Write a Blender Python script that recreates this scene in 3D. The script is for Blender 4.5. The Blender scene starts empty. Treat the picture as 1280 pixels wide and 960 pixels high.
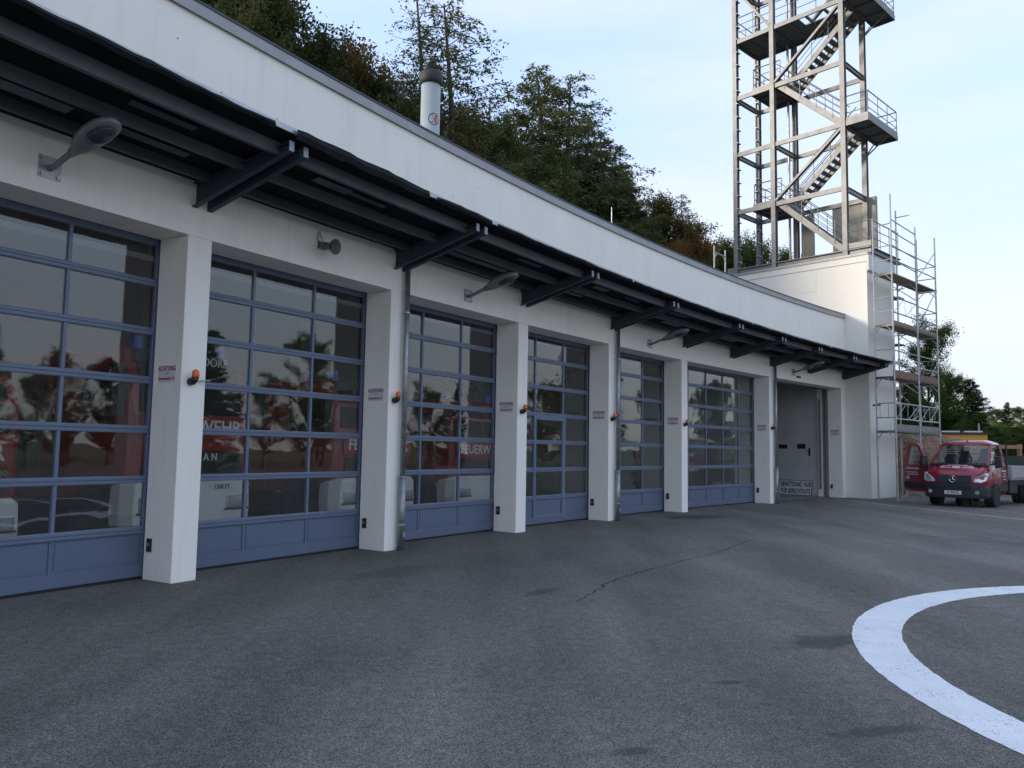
import bpy, math, random
import numpy as np
from mathutils import Matrix, Vector

# ---------------------------------------------------------------- camera, sky, sun, exposure
SC = bpy.context.scene
COL = SC.collection
F_PX, PITCH, ROLL, HC = 975.22, 0.083694, 0.016069, 1.6827
SUN_AZ = (-1.0, -0.16)            # towards the sun: low, from behind the hall on the left
SUN_EL = math.radians(17.0)
cd = bpy.data.cameras.new('camera')
cd.sensor_width = 36.0
cd.lens = F_PX * 36.0 / 1280.0
cd.clip_start, cd.clip_end = 0.05, 3000.0
cam = bpy.data.objects.new('camera', cd)
COL.objects.link(cam)
_cp, _sp, _c, _s = math.cos(PITCH), math.sin(PITCH), math.cos(ROLL), math.sin(ROLL)
FW = Vector((0, _cp, _sp))
_u0, _r0 = Vector((0, -_sp, _cp)), Vector((1, 0, 0))
RT = _c * _r0 + _s * _u0
UP = -_s * _r0 + _c * _u0
CAMP = Vector((0, 0, HC))
cam.matrix_world = Matrix(((RT.x, UP.x, -FW.x, 0), (RT.y, UP.y, -FW.y, 0), (RT.z, UP.z, -FW.z, HC), (0, 0, 0, 1)))
SC.camera = cam
SC.view_settings.view_transform = 'Standard'
SC.view_settings.look = 'None'
SC.view_settings.gamma = 1.0
SC.view_settings.use_curve_mapping = False
SC.view_settings.exposure = 1.80
SC.cycles.use_denoising = True
SC.cycles.max_bounces = 10
SC.cycles.transparent_max_bounces = 24
SC.cycles.sample_clamp_indirect = 6.0

saz = Vector((SUN_AZ[0], SUN_AZ[1], 0)).normalized()
SUND = Vector((saz.x * math.cos(SUN_EL), saz.y * math.cos(SUN_EL), math.sin(SUN_EL)))
world = bpy.data.worlds.new('World')
SC.world = world
world.use_nodes = True
wn, wl = world.node_tree.nodes, world.node_tree.links
wn.clear()
out = wn.new('ShaderNodeOutputWorld')
bg = wn.new('ShaderNodeBackground')
bg.inputs['Strength'].default_value = 0.14
sky = wn.new('ShaderNodeTexSky')
sky.sky_type = 'NISHITA'
sky.sun_disc = False
sky.sun_elevation = SUN_EL
sky.sun_rotation = math.atan2(saz.x, saz.y)
sky.air_density = 1.0
sky.dust_density = 1.2
sky.ozone_density = 1.5
# a thin veil of high cloud over the whole sky
tc = wn.new('ShaderNodeTexCoord')
mp = wn.new('ShaderNodeMapping')
mp.inputs['Scale'].default_value = (1.2, 2.2, 6.0)
mp.inputs['Rotation'].default_value = (0.12, 0.25, 0.5)
nz = wn.new('ShaderNodeTexNoise')
nz.inputs['Scale'].default_value = 1.6
nz.inputs['Detail'].default_value = 5.0
nz.inputs['Roughness'].default_value = 0.5
rp = wn.new('ShaderNodeValToRGB')
rp.color_ramp.elements[0].position = 0.38
rp.color_ramp.elements[0].color = (0.0, 0.0, 0.0, 1)
rp.color_ramp.elements[1].position = 0.78
rp.color_ramp.elements[1].color = (0.75, 0.75, 0.75, 1)
mx = wn.new('ShaderNodeMixRGB')
mx.inputs['Color2'].default_value = (2.05, 2.12, 2.35, 1)
mv = wn.new('ShaderNodeMixRGB')
mv.inputs['Fac'].default_value = 0.72
mv.inputs['Color2'].default_value = (1.42, 1.80, 2.6, 1)
wl.new(tc.outputs['Generated'], mp.inputs['Vector'])
wl.new(mp.outputs['Vector'], nz.inputs['Vector'])
wl.new(nz.outputs['Fac'], rp.inputs['Fac'])
wl.new(rp.outputs['Color'], mx.inputs['Fac'])
wl.new(sky.outputs['Color'], mv.inputs['Color1'])
# pale haze thickening evenly towards the horizon all round
sx = wn.new('ShaderNodeSeparateXYZ')
wl.new(tc.outputs['Generated'], sx.inputs['Vector'])
hz = wn.new('ShaderNodeMapRange')
hz.inputs['From Min'].default_value = 0.0
hz.inputs['From Max'].default_value = 0.42
hz.inputs['To Min'].default_value = 0.92
hz.inputs['To Max'].default_value = 0.0
wl.new(sx.outputs['Z'], hz.inputs['Value'])
mh = wn.new('ShaderNodeMixRGB')
mh.inputs['Color2'].default_value = (1.78, 1.79, 1.88, 1)
wl.new(hz.outputs['Result'], mh.inputs['Fac'])
wl.new(mv.outputs['Color'], mh.inputs['Color1'])
wl.new(mh.outputs['Color'], mx.inputs['Color1'])
wl.new(mx.outputs['Color'], bg.inputs['Color'])
wl.new(bg.outputs['Background'], out.inputs['Surface'])

sd = bpy.data.lights.new('sun', 'SUN')
sd.energy = 1.0
sd.angle = math.radians(10.0)
sd.color = (1.0, 0.89, 0.75)
sun = bpy.data.objects.new('sun', sd)
COL.objects.link(sun)
sun.location = (-30, 0, 40)
sun.rotation_euler = SUND.to_track_quat('Z', 'Y').to_euler()

# ---------------------------------------------------------------- facade frame: an arc in plan
AX, AY, A0, AK = -4.078794, 9.580797, 0.5445104, 0.0098492
REC, PW = 0.56, 0.352
PS = [-3.83, 0.0, 3.8335, 7.6375, 11.4063, 15.3162, 21.2874, 27.3225]     # left edge of each pillar's front face
HL, HP = 4.3, 7.168
S_END = 27.70

def head(s):
    return A0 + AK * s

def FA(s, t, z):
    """point on the facade: s along it, t outward into the yard, z up"""
    a = head(s)
    x = AX + (math.cos(A0) - math.cos(a)) / AK
    y = AY + (math.sin(a) - math.sin(A0)) / AK
    return Vector((x + math.cos(a) * t, y - math.sin(a) * t, z))

def HD(s):
    a = head(s)
    return Vector((math.sin(a), math.cos(a), 0))

def NM(s):
    a = head(s)
    return Vector((math.cos(a), -math.sin(a), 0))

def frame_at(s, t, z):
    """matrix: x = outward, y = along the facade towards the tower, z = up"""
    n, h, p = NM(s), HD(s), FA(s, t, z)
    return Matrix(((n.x, h.x, 0, p.x), (n.y, h.y, 0, p.y), (0, 0, 1, p.z), (0, 0, 0, 1)))

JN = FA(S_END, 0, 0)
JH, JNN = HD(S_END), NM(S_END)
M_TOW = Matrix(((JNN.x, JH.x, 0, JN.x), (JNN.y, JH.y, 0, JN.y), (0, 0, 1, 0), (0, 0, 0, 1)))   # x outward, y along

def TW(t, w, z):
    return JN + JNN * t + JH * w + Vector((0, 0, z))

def pixel_at(u, v, depth):
    d = FW + RT * ((u - 640) / F_PX) - UP * ((v - 480) / F_PX)
    return CAMP + d * (depth / d.y)

# ---------------------------------------------------------------- materials
MATS = {}

def nodes_of(name):
    m = bpy.data.materials.new(name)
    m.use_nodes = True
    nt = m.node_tree
    return m, nt.nodes, nt.links, nt.nodes['Principled BSDF']

def mat(name, col, rough=0.6, metal=0.0, var=0.12, scale=3.0, bump=0.0, bscale=60.0, spec=0.5, coat=0.0, dirt=None, streak=False):
    """plain procedural material: colour with broad mottling, fine relief, optional grime"""
    m, N, L, b = nodes_of(name)
    b.inputs['Roughness'].default_value = rough
    b.inputs['Metallic'].default_value = metal
    b.inputs['Specular IOR Level'].default_value = spec
    b.inputs['Coat Weight'].default_value = coat
    tc = N.new('ShaderNodeTexCoord')
    src = tc.outputs['Object']
    geo = N.new('ShaderNodeNewGeometry')
    n1 = N.new('ShaderNodeTexNoise')
    n1.inputs['Scale'].default_value = scale
    n1.inputs['Detail'].default_value = 6
    n1.inputs['Roughness'].default_value = 0.6
    L.new(geo.outputs['Position'], n1.inputs['Vector'])
    r = N.new('ShaderNodeValToRGB')
    r.color_ramp.elements[0].position = 0.3
    r.color_ramp.elements[1].position = 0.7
    r.color_ramp.elements[0].color = tuple(c * (1 - var) for c in col) + (1,)
    r.color_ramp.elements[1].color = tuple(min(1, c * (1 + var)) for c in col) + (1,)
    L.new(n1.outputs['Fac'], r.inputs['Fac'])
    colout = r.outputs['Color']
    if dirt:
        n2 = N.new('ShaderNodeTexNoise')
        n2.inputs['Scale'].default_value = 1.0
        n2.inputs['Detail'].default_value = 8
        n2.inputs['Roughness'].default_value = 0.65
        mpn = N.new('ShaderNodeMapping')
        mpn.inputs['Scale'].default_value = (5, 5, 0.5) if streak else (1.4, 1.4, 1.4)
        L.new(geo.outputs['Position'], mpn.inputs['Vector'])
        L.new(mpn.outputs['Vector'], n2.inputs['Vector'])
        r2 = N.new('ShaderNodeValToRGB')
        r2.color_ramp.elements[0].position = 0.52
        r2.color_ramp.elements[1].position = 0.78
        r2.color_ramp.elements[0].color = (0, 0, 0, 1)
        r2.color_ramp.elements[1].color = (dirt[3],) * 3 + (1,)
        L.new(n2.outputs['Fac'], r2.inputs['Fac'])
        mm = N.new('ShaderNodeMixRGB')
        mm.inputs['Color2'].default_value = dirt[:3] + (1,)
        L.new(r2.outputs['Color'], mm.inputs['Fac'])
        L.new(colout, mm.inputs['Color1'])
        colout = mm.outputs['Color']
    L.new(colout, b.inputs['Base Color'])
    if bump > 0:
        n3 = N.new('ShaderNodeTexNoise')
        n3.inputs['Scale'].default_value = bscale
        n3.inputs['Detail'].default_value = 3
        L.new(geo.outputs['Position'], n3.inputs['Vector'])
        bp = N.new('ShaderNodeBump')
        bp.inputs['Strength'].default_value = bump
        bp.inputs['Distance'].default_value = 0.01
        L.new(n3.outputs['Fac'], bp.inputs['Height'])
        L.new(bp.outputs['Normal'], b.inputs['Normal'])
    MATS[name] = m
    return m

mat('plaster', (0.92, 0.878, 0.808), 0.85, var=0.025, scale=0.8, bump=0.35, bscale=160, dirt=(0.52, 0.52, 0.52, 0.25), streak=True)
mat('plaster_cream', (0.80, 0.775, 0.70), 0.85, var=0.02, scale=0.7, bump=0.25, bscale=140, dirt=(0.6, 0.57, 0.5, 0.15), streak=True)
mat('coping', (0.33, 0.33, 0.335), 0.5, metal=0.2, var=0.12, scale=2)
mat('door_blue', (0.132, 0.168, 0.248), 0.42, var=0.06, scale=2.5, dirt=(0.12, 0.13, 0.17, 0.35))
mat('door_panel_blue', (0.112, 0.146, 0.218), 0.45, var=0.05, scale=2.5, dirt=(0.10, 0.11, 0.15, 0.35))
mat('rubber', (0.012, 0.012, 0.013), 0.7)
mat('canopy_steel', (0.048, 0.058, 0.078), 0.6, var=0.15, scale=3, dirt=(0.05, 0.05, 0.05, 0.6))
mat('canopy_tip', (0.26, 0.31, 0.36), 0.55, var=0.1)
mat('purlin_steel', (0.105, 0.115, 0.13), 0.65, var=0.2, scale=3, dirt=(0.07, 0.07, 0.065, 0.5))
mat('bitumen', (0.016, 0.017, 0.020), 0.85, spec=0.15, var=0.3, scale=2.5, bump=0.3, bscale=40)
mat('flashing', (0.42, 0.45, 0.47), 0.35, metal=0.6, var=0.15, scale=4)
mat('zinc', (0.30, 0.325, 0.345), 0.42, metal=0.7, var=0.25, scale=9, dirt=(0.16, 0.16, 0.16, 0.5))
mat('galvanised', (0.42, 0.43, 0.43), 0.45, metal=0.6, var=0.22, scale=7, dirt=(0.22, 0.2, 0.17, 0.4))
mat('tower_steel', (0.205, 0.203, 0.198), 0.5, metal=0.35, var=0.2, scale=3, dirt=(0.2, 0.18, 0.15, 0.5))
mat('tower_deck', (0.24, 0.24, 0.24), 0.6, metal=0.3, var=0.2, scale=5)
mat('lamp_grey', (0.24, 0.25, 0.26), 0.45, metal=0.3, var=0.1)
mat('lamp_dark', (0.05, 0.055, 0.06), 0.25)
mat('horn_grey', (0.16, 0.155, 0.14), 0.55, var=0.2, scale=20)
mat('black_plastic', (0.018, 0.019, 0.021), 0.45)
mat('beacon_orange', (0.75, 0.16, 0.03), 0.25, var=0.05)
mat('sign_white', (0.70, 0.70, 0.69), 0.5, var=0.04)
mat('sign_grey', (0.66, 0.66, 0.66), 0.5, var=0.04)
mat('text_red', (0.32, 0.02, 0.025), 0.5, var=0.05)
mat('text_black', (0.02, 0.02, 0.022), 0.6, var=0.05)
mat('text_white', (0.75, 0.75, 0.75), 0.4, var=0.03)
mat('concrete', (0.33, 0.315, 0.27), 0.9, var=0.15, scale=2, bump=0.4, bscale=60, dirt=(0.17, 0.16, 0.13, 0.6), streak=True)
mat('chimney_steel', (0.36, 0.405, 0.405), 0.5, metal=0.3, var=0.05)
mat('soot', (0.035, 0.035, 0.036), 0.7, var=0.3)
mat('plank', (0.24, 0.20, 0.15), 0.85, var=0.3, scale=6, dirt=(0.1, 0.09, 0.08, 0.5))
mat('plank_red', (0.20, 0.12, 0.095), 0.85, var=0.3, scale=6)
mat('plank_grey', (0.22, 0.22, 0.20), 0.85, var=0.25, scale=6)
mat('hall_floor', (0.20, 0.20, 0.19), 0.5, var=0.15, scale=1)
mat('hall_wall', (0.50, 0.50, 0.48), 0.8, var=0.06, scale=1)
mat('hall_ceiling', (0.30, 0.30, 0.30), 0.9, var=0.06)
mat('gate_panel', (0.55, 0.55, 0.55), 0.6, var=0.06, scale=2, dirt=(0.3, 0.3, 0.3, 0.4))
mat('truck_red', (0.30, 0.012, 0.015), 0.3, var=0.05, coat=0.4)
mat('truck_white', (0.82, 0.82, 0.82), 0.35, var=0.04)
mat('truck_dark', (0.02, 0.02, 0.022), 0.6)
mat('truck_glass', (0.02, 0.025, 0.028), 0.06, var=0.1)
mat('blue_light', (0.03, 0.08, 0.45), 0.2)
mat('headlight', (0.62, 0.64, 0.66), 0.12, metal=0.6, var=0.2, scale=30)
mat('tyre', (0.022, 0.022, 0.023), 0.85, var=0.15)
mat('rim', (0.22, 0.22, 0.22), 0.5, metal=0.5)
mat('van_red', (0.24, 0.009, 0.026), 0.28, var=0.05, coat=0.5, dirt=(0.16, 0.05, 0.05, 0.2))
mat('van_black', (0.022, 0.023, 0.025), 0.6, var=0.15)
mat('chrome', (0.7, 0.7, 0.7), 0.15, metal=1.0, var=0.03)
mat('aluminium', (0.48, 0.49, 0.50), 0.4, metal=0.6, var=0.12, scale=5)
mat('seat_fabric', (0.03, 0.03, 0.034), 0.9)
mat('hut_orange', (0.72, 0.33, 0.05), 0.5, var=0.06, dirt=(0.4, 0.22, 0.07, 0.3), streak=True)
mat('hut_beige', (0.52, 0.42, 0.27), 0.6, var=0.06)
mat('hut_roof', (0.05, 0.045, 0.04), 0.7)
mat('hut_glass', (0.16, 0.18, 0.19), 0.12)
mat('timber', (0.33, 0.20, 0.10), 0.85, var=0.2, scale=8)
mat('skip_green', (0.10, 0.14, 0.125), 0.6, var=0.15, dirt=(0.12, 0.08, 0.05, 0.6))
mat('earth', (0.17, 0.10, 0.058), 0.95, var=0.55, scale=3.5, bump=0.8, bscale=6)
mat('forest_floor', (0.07, 0.065, 0.035), 0.95, var=0.4, scale=0.4)
mat('grassland', (0.075, 0.085, 0.035), 0.95, var=0.3, scale=0.15)
mat('paint_white', (0.74, 0.755, 0.78), 0.7, var=0.06, scale=2.5, bump=0.25, bscale=120, dirt=(0.42, 0.43, 0.45, 0.45))
mat('paint_yellow', (0.50, 0.46, 0.30), 0.75, var=0.15, scale=5, dirt=(0.12, 0.12, 0.12, 0.9))
mat('crack', (0.025, 0.025, 0.027), 0.9)
mat('bark', (0.075, 0.058, 0.042), 0.9, var=0.3, scale=5)
mat('bark_birch', (0.50, 0.48, 0.43), 0.8, var=0.35, scale=6)

def leaf_mat(name, a, b_, trans=0.35):
    m, N, L, b = nodes_of(name)
    geo = N.new('ShaderNodeNewGeometry')
    r = N.new('ShaderNodeValToRGB')
    r.color_ramp.elements[0].color = a + (1,)
    r.color_ramp.elements[1].color = b_ + (1,)
    L.new(geo.outputs['Random Per Island'], r.inputs['Fac'])
    n1 = N.new('ShaderNodeTexNoise')
    n1.inputs['Scale'].default_value = 0.45
    n1.inputs['Detail'].default_value = 3
    L.new(geo.outputs['Position'], n1.inputs['Vector'])
    hs = N.new('ShaderNodeHueSaturation')
    mr = N.new('ShaderNodeMapRange')
    mr.inputs['From Min'].default_value = 0.3
    mr.inputs['From Max'].default_value = 0.7
    mr.inputs['To Min'].default_value = 0.6
    mr.inputs['To Max'].default_value = 1.35
    L.new(n1.outputs['Fac'], mr.inputs['Value'])
    L.new(mr.outputs['Result'], hs.inputs['Value'])
    L.new(r.outputs['Color'], hs.inputs['Color'])
    d = N.new('ShaderNodeBsdfDiffuse')
    t = N.new('ShaderNodeBsdfTranslucent')
    mx = N.new('ShaderNodeMixShader')
    mx.inputs['Fac'].default_value = trans
    L.new(hs.outputs['Color'], d.inputs['Color'])
    L.new(hs.outputs['Color'], t.inputs['Color'])
    L.new(d.outputs[0], mx.inputs[1])
    L.new(t.outputs[0], mx.inputs[2])
    o = [n for n in N if n.type == 'OUTPUT_MATERIAL'][0]
    L.new(mx.outputs[0], o.inputs['Surface'])
    N.remove(b)
    MATS[name] = m

leaf_mat('needles_larch', (0.085, 0.100, 0.045), (0.165, 0.165, 0.078))
leaf_mat('needles_spruce', (0.025, 0.045, 0.022), (0.055, 0.080, 0.035))
leaf_mat('leaves_dark', (0.050, 0.062, 0.024), (0.105, 0.110, 0.045))
leaf_mat('leaves_green', (0.050, 0.085, 0.025), (0.105, 0.135, 0.042))
leaf_mat('leaves_haze_pale', (0.110, 0.150, 0.055), (0.190, 0.210, 0.085))  # distant foliage, air haze put into the colour as a paler green
leaf_mat('leaves_brown', (0.115, 0.075, 0.030), (0.200, 0.130, 0.055))
leaf_mat('leaves_olive', (0.075, 0.075, 0.028), (0.150, 0.135, 0.055))

def glass_mat(name, f0, tint, dust, wav):
    m, N, L, b = nodes_of(name)
    N.remove(b)
    o = [n for n in N if n.type == 'OUTPUT_MATERIAL'][0]
    geo = N.new('ShaderNodeNewGeometry')
    nz = N.new('ShaderNodeTexNoise')
    nz.inputs['Scale'].default_value = 1.6
    nz.inputs['Detail'].default_value = 1.5
    L.new(geo.outputs['Position'], nz.inputs['Vector'])
    bp = N.new('ShaderNodeBump')
    bp.inputs['Strength'].default_value = 1.0
    bp.inputs['Distance'].default_value = wav
    L.new(nz.outputs['Fac'], bp.inputs['Height'])
    lw = N.new('ShaderNodeLayerWeight')
    lw.inputs['Blend'].default_value = 0.5
    pw = N.new('ShaderNodeMath')
    pw.operation = 'POWER'
    pw.inputs[1].default_value = 5.0
    L.new(lw.outputs['Facing'], pw.inputs[0])
    fr = N.new('ShaderNodeMath')
    fr.operation = 'MULTIPLY_ADD'
    fr.inputs[1].default_value = 1.0 - f0
    fr.inputs[2].default_value = f0
    L.new(pw.outputs[0], fr.inputs[0])
    gl = N.new('ShaderNodeBsdfGlossy')
    gl.inputs['Roughness'].default_value = 0.015
    gl.inputs['Color'].default_value = (0.94, 0.95, 0.95, 1)
    tr = N.new('ShaderNodeBsdfTransparent')
    tr.inputs['Color'].default_value = tint + (1,)
    df = N.new('ShaderNodeBsdfDiffuse')
    n2 = N.new('ShaderNodeTexNoise')
    n2.inputs['Scale'].default_value = 2.2
    n2.inputs['Detail'].default_value = 6
    L.new(geo.outputs['Position'], n2.inputs['Vector'])
    mr = N.new('ShaderNodeMapRange')
    mr.inputs['From Min'].default_value = 0.35
    mr.inputs['From Max'].default_value = 0.75
    mr.inputs['To Min'].default_value = dust * 0.5
    mr.inputs['To Max'].default_value = dust * 2.2
    L.new(n2.outputs['Fac'], mr.inputs['Value'])
    df.inputs['Color'].default_value = (0.35, 0.34, 0.32, 1)
    m1 = N.new('ShaderNodeMixShader')
    L.new(mr.outputs['Result'], m1.inputs['Fac'])
    L.new(tr.outputs[0], m1.inputs[1])
    L.new(df.outputs[0], m1.inputs[2])
    m2 = N.new('ShaderNodeMixShader')
    L.new(bp.outputs['Normal'], gl.inputs['Normal'])
    L.new(fr.outputs[0], m2.inputs['Fac'])
    L.new(m1.outputs[0], m2.inputs[1])
    L.new(gl.outputs[0], m2.inputs[2])
    L.new(m2.outputs[0], o.inputs['Surface'])
    MATS[name] = m

glass_mat('door_glass', 0.060, (0.93, 0.94, 0.93), 0.010, 0.004)
glass_mat('car_glass', 0.05, (0.80, 0.83, 0.83), 0.01, 0.0005)

def asphalt_mat():
    m, N, L, b = nodes_of('asphalt')
    geo = N.new('ShaderNodeNewGeometry')
    P = geo.outputs['Position']

    def noise(scale, detail=4, rough=0.6):
        n = N.new('ShaderNodeTexNoise')
        n.inputs['Scale'].default_value = scale
        n.inputs['Detail'].default_value = detail
        n.inputs['Roughness'].default_value = rough
        L.new(P, n.inputs['Vector'])
        return n.outputs['Fac']

    def ramp(fac, p0, c0, p1, c1):
        r = N.new('ShaderNodeValToRGB')
        r.color_ramp.elements[0].position, r.color_ramp.elements[1].position = p0, p1
        r.color_ramp.elements[0].color = tuple(c0) + (1,)
        r.color_ramp.elements[1].color = tuple(c1) + (1,)
        L.new(fac, r.inputs['Fac'])
        return r.outputs['Color']

    def mix(kind, fac, a, c):
        x = N.new('ShaderNodeMixRGB')
        x.blend_type = kind
        if isinstance(fac, float):
            x.inputs['Fac'].default_value = fac
        else:
            L.new(fac, x.inputs['Fac'])
        for sock, v in ((x.inputs['Color1'], a), (x.inputs['Color2'], c)):
            if isinstance(v, tuple):
                sock.default_value = v + (1,)
            else:
                L.new(v, sock)
        return x.outputs['Color']
    base = ramp(noise(0.35, 6), 0.3, (0.108, 0.101, 0.090), 0.72, (0.160, 0.149, 0.134))
    vo = N.new('ShaderNodeTexVoronoi')
    vo.inputs['Scale'].default_value = 140.0
    L.new(P, vo.inputs['Vector'])
    sep = N.new('ShaderNodeSeparateColor')
    L.new(vo.outputs['Color'], sep.inputs['Color'])
    grain = ramp(sep.outputs['Red'], 0.05, (0.38, 0.38, 0.38), 0.95, (1.65, 1.65, 1.62))
    c = mix('MULTIPLY', 1.0, base, grain)
    light = ramp(sep.outputs['Green'], 0.935, (0, 0, 0), 0.965, (1, 1, 1))
    c = mix('MIX', light, c, (0.28, 0.275, 0.26))
    mott = ramp(noise(9.0, 5, 0.7), 0.32, (0.78, 0.78, 0.78), 0.68, (1.18, 1.18, 1.18))
    c = mix('MULTIPLY', 1.0, c, mott)
    # long, soft wear bands from vehicles turning out of the gates
    mpw = N.new('ShaderNodeMapping')
    mpw.inputs['Rotation'].default_value = (0, 0, 0.55)
    mpw.inputs['Scale'].default_value = (0.9, 0.16, 1)
    L.new(P, mpw.inputs['Vector'])
    nw_ = N.new('ShaderNodeTexNoise')
    nw_.inputs['Scale'].default_value = 1.0
    nw_.inputs['Detail'].default_value = 5
    L.new(mpw.outputs['Vector'], nw_.inputs['Vector'])
    c = mix('MULTIPLY', 1.0, c, ramp(nw_.outputs['Fac'], 0.33, (0.70, 0.70, 0.71), 0.66, (1.18, 1.17, 1.15)))
    # oil and damp stains with their own outlines
    wob = N.new('ShaderNodeTexNoise')
    wob.inputs['Scale'].default_value = 3.0
    wob.inputs['Detail'].default_value = 5
    L.new(P, wob.inputs['Vector'])
    for (x, y, rx, ry, ang, k) in ((2.80, 7.20, 0.55, 0.24, 0.5, 0.68), (0.42, 9.45, 0.38, 0.15, 0.9, 0.55), (2.25, 4.93, 0.42, 0.09, 0.25, 0.62),
                                   (0.72, 4.55, 0.14, 0.08, 0.4, 0.6), (4.9, 20.6, 1.2, 0.6, 0.6, 0.7), (1.62, 5.9, 0.14, 0.06, 0.2, 0.6), (-1.5, 10.9, 1.1, 0.4, 1.0, 0.3)):
        mpn = N.new('ShaderNodeMapping')
        mpn.vector_type = 'TEXTURE'
        mpn.inputs['Location'].default_value = (x, y, 0)
        mpn.inputs['Rotation'].default_value = (0, 0, ang)
        mpn.inputs['Scale'].default_value = (rx, ry, 1)
        L.new(P, mpn.inputs['Vector'])
        ln = N.new('ShaderNodeVectorMath')
        ln.operation = 'LENGTH'
        L.new(mpn.outputs['Vector'], ln.inputs[0])
        ad = N.new('ShaderNodeMath')
        ad.operation = 'MULTIPLY_ADD'
        ad.inputs[1].default_value = 1.6
        ad.inputs[2].default_value = -0.8
        L.new(wob.outputs['Fac'], ad.inputs[0])
        sm = N.new('ShaderNodeMath')
        sm.operation = 'ADD'
        L.new(ln.outputs['Value'], sm.inputs[0])
        L.new(ad.outputs['Value'], sm.inputs[1])
        f = ramp(sm.outputs['Value'], 0.55, (k, k, k), 1.0, (0, 0, 0))
        c = mix('MIX', f, c, (0.030, 0.030, 0.032))
    L.new(c, b.inputs['Base Color'])
    b.inputs['Roughness'].default_value = 0.82
    b.inputs['Specular IOR Level'].default_value = 0.35
    bp = N.new('ShaderNodeBump')
    bp.inputs['Strength'].default_value = 0.6
    bp.inputs['Distance'].default_value = 0.004
    L.new(vo.outputs['Distance'], bp.inputs['Height'])
    L.new(bp.outputs['Normal'], b.inputs['Normal'])
    MATS['asphalt'] = m

asphalt_mat()

def worn_paint():
    m = MATS['paint_white']
    N, L = m.node_tree.nodes, m.node_tree.links
    b = N['Principled BSDF']
    old = b.inputs['Base Color'].links[0].from_socket
    geo = N.new('ShaderNodeNewGeometry')
    vo = N.new('ShaderNodeTexVoronoi')
    vo.inputs['Scale'].default_value = 120.0
    L.new(geo.outputs['Position'], vo.inputs['Vector'])
    sp = N.new('ShaderNodeSeparateColor')
    L.new(vo.outputs['Color'], sp.inputs['Color'])
    nz = N.new('ShaderNodeTexNoise')
    nz.inputs['Scale'].default_value = 1.7
    nz.inputs['Detail'].default_value = 7
    nz.inputs['Roughness'].default_value = 0.7
    L.new(geo.outputs['Position'], nz.inputs['Vector'])
    ad = N.new('ShaderNodeMath')
    ad.operation = 'MULTIPLY_ADD'
    ad.inputs[1].default_value = 1.0
    L.new(nz.outputs['Fac'], ad.inputs[0])
    L.new(sp.outputs['Red'], ad.inputs[2])
    r = N.new('ShaderNodeValToRGB')
    r.color_ramp.elements[0].position = 0.71
    r.color_ramp.elements[1].position = 0.77
    dv = N.new('ShaderNodeMath')
    dv.operation = 'MULTIPLY'
    dv.inputs[1].default_value = 0.5
    L.new(ad.outputs[0], dv.inputs[0])
    L.new(dv.outputs[0], r.inputs['Fac'])
    mx = N.new('ShaderNodeMixRGB')
    mx.inputs['Color2'].default_value = (0.20, 0.195, 0.185, 1)
    L.new(r.outputs['Color'], mx.inputs['Fac'])
    L.new(old, mx.inputs['Color1'])
    L.new(mx.outputs['Color'], b.inputs['Base Color'])

worn_paint()

# ---------------------------------------------------------------- mesh helpers
WM = {}          # world matrix of each parent

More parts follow.
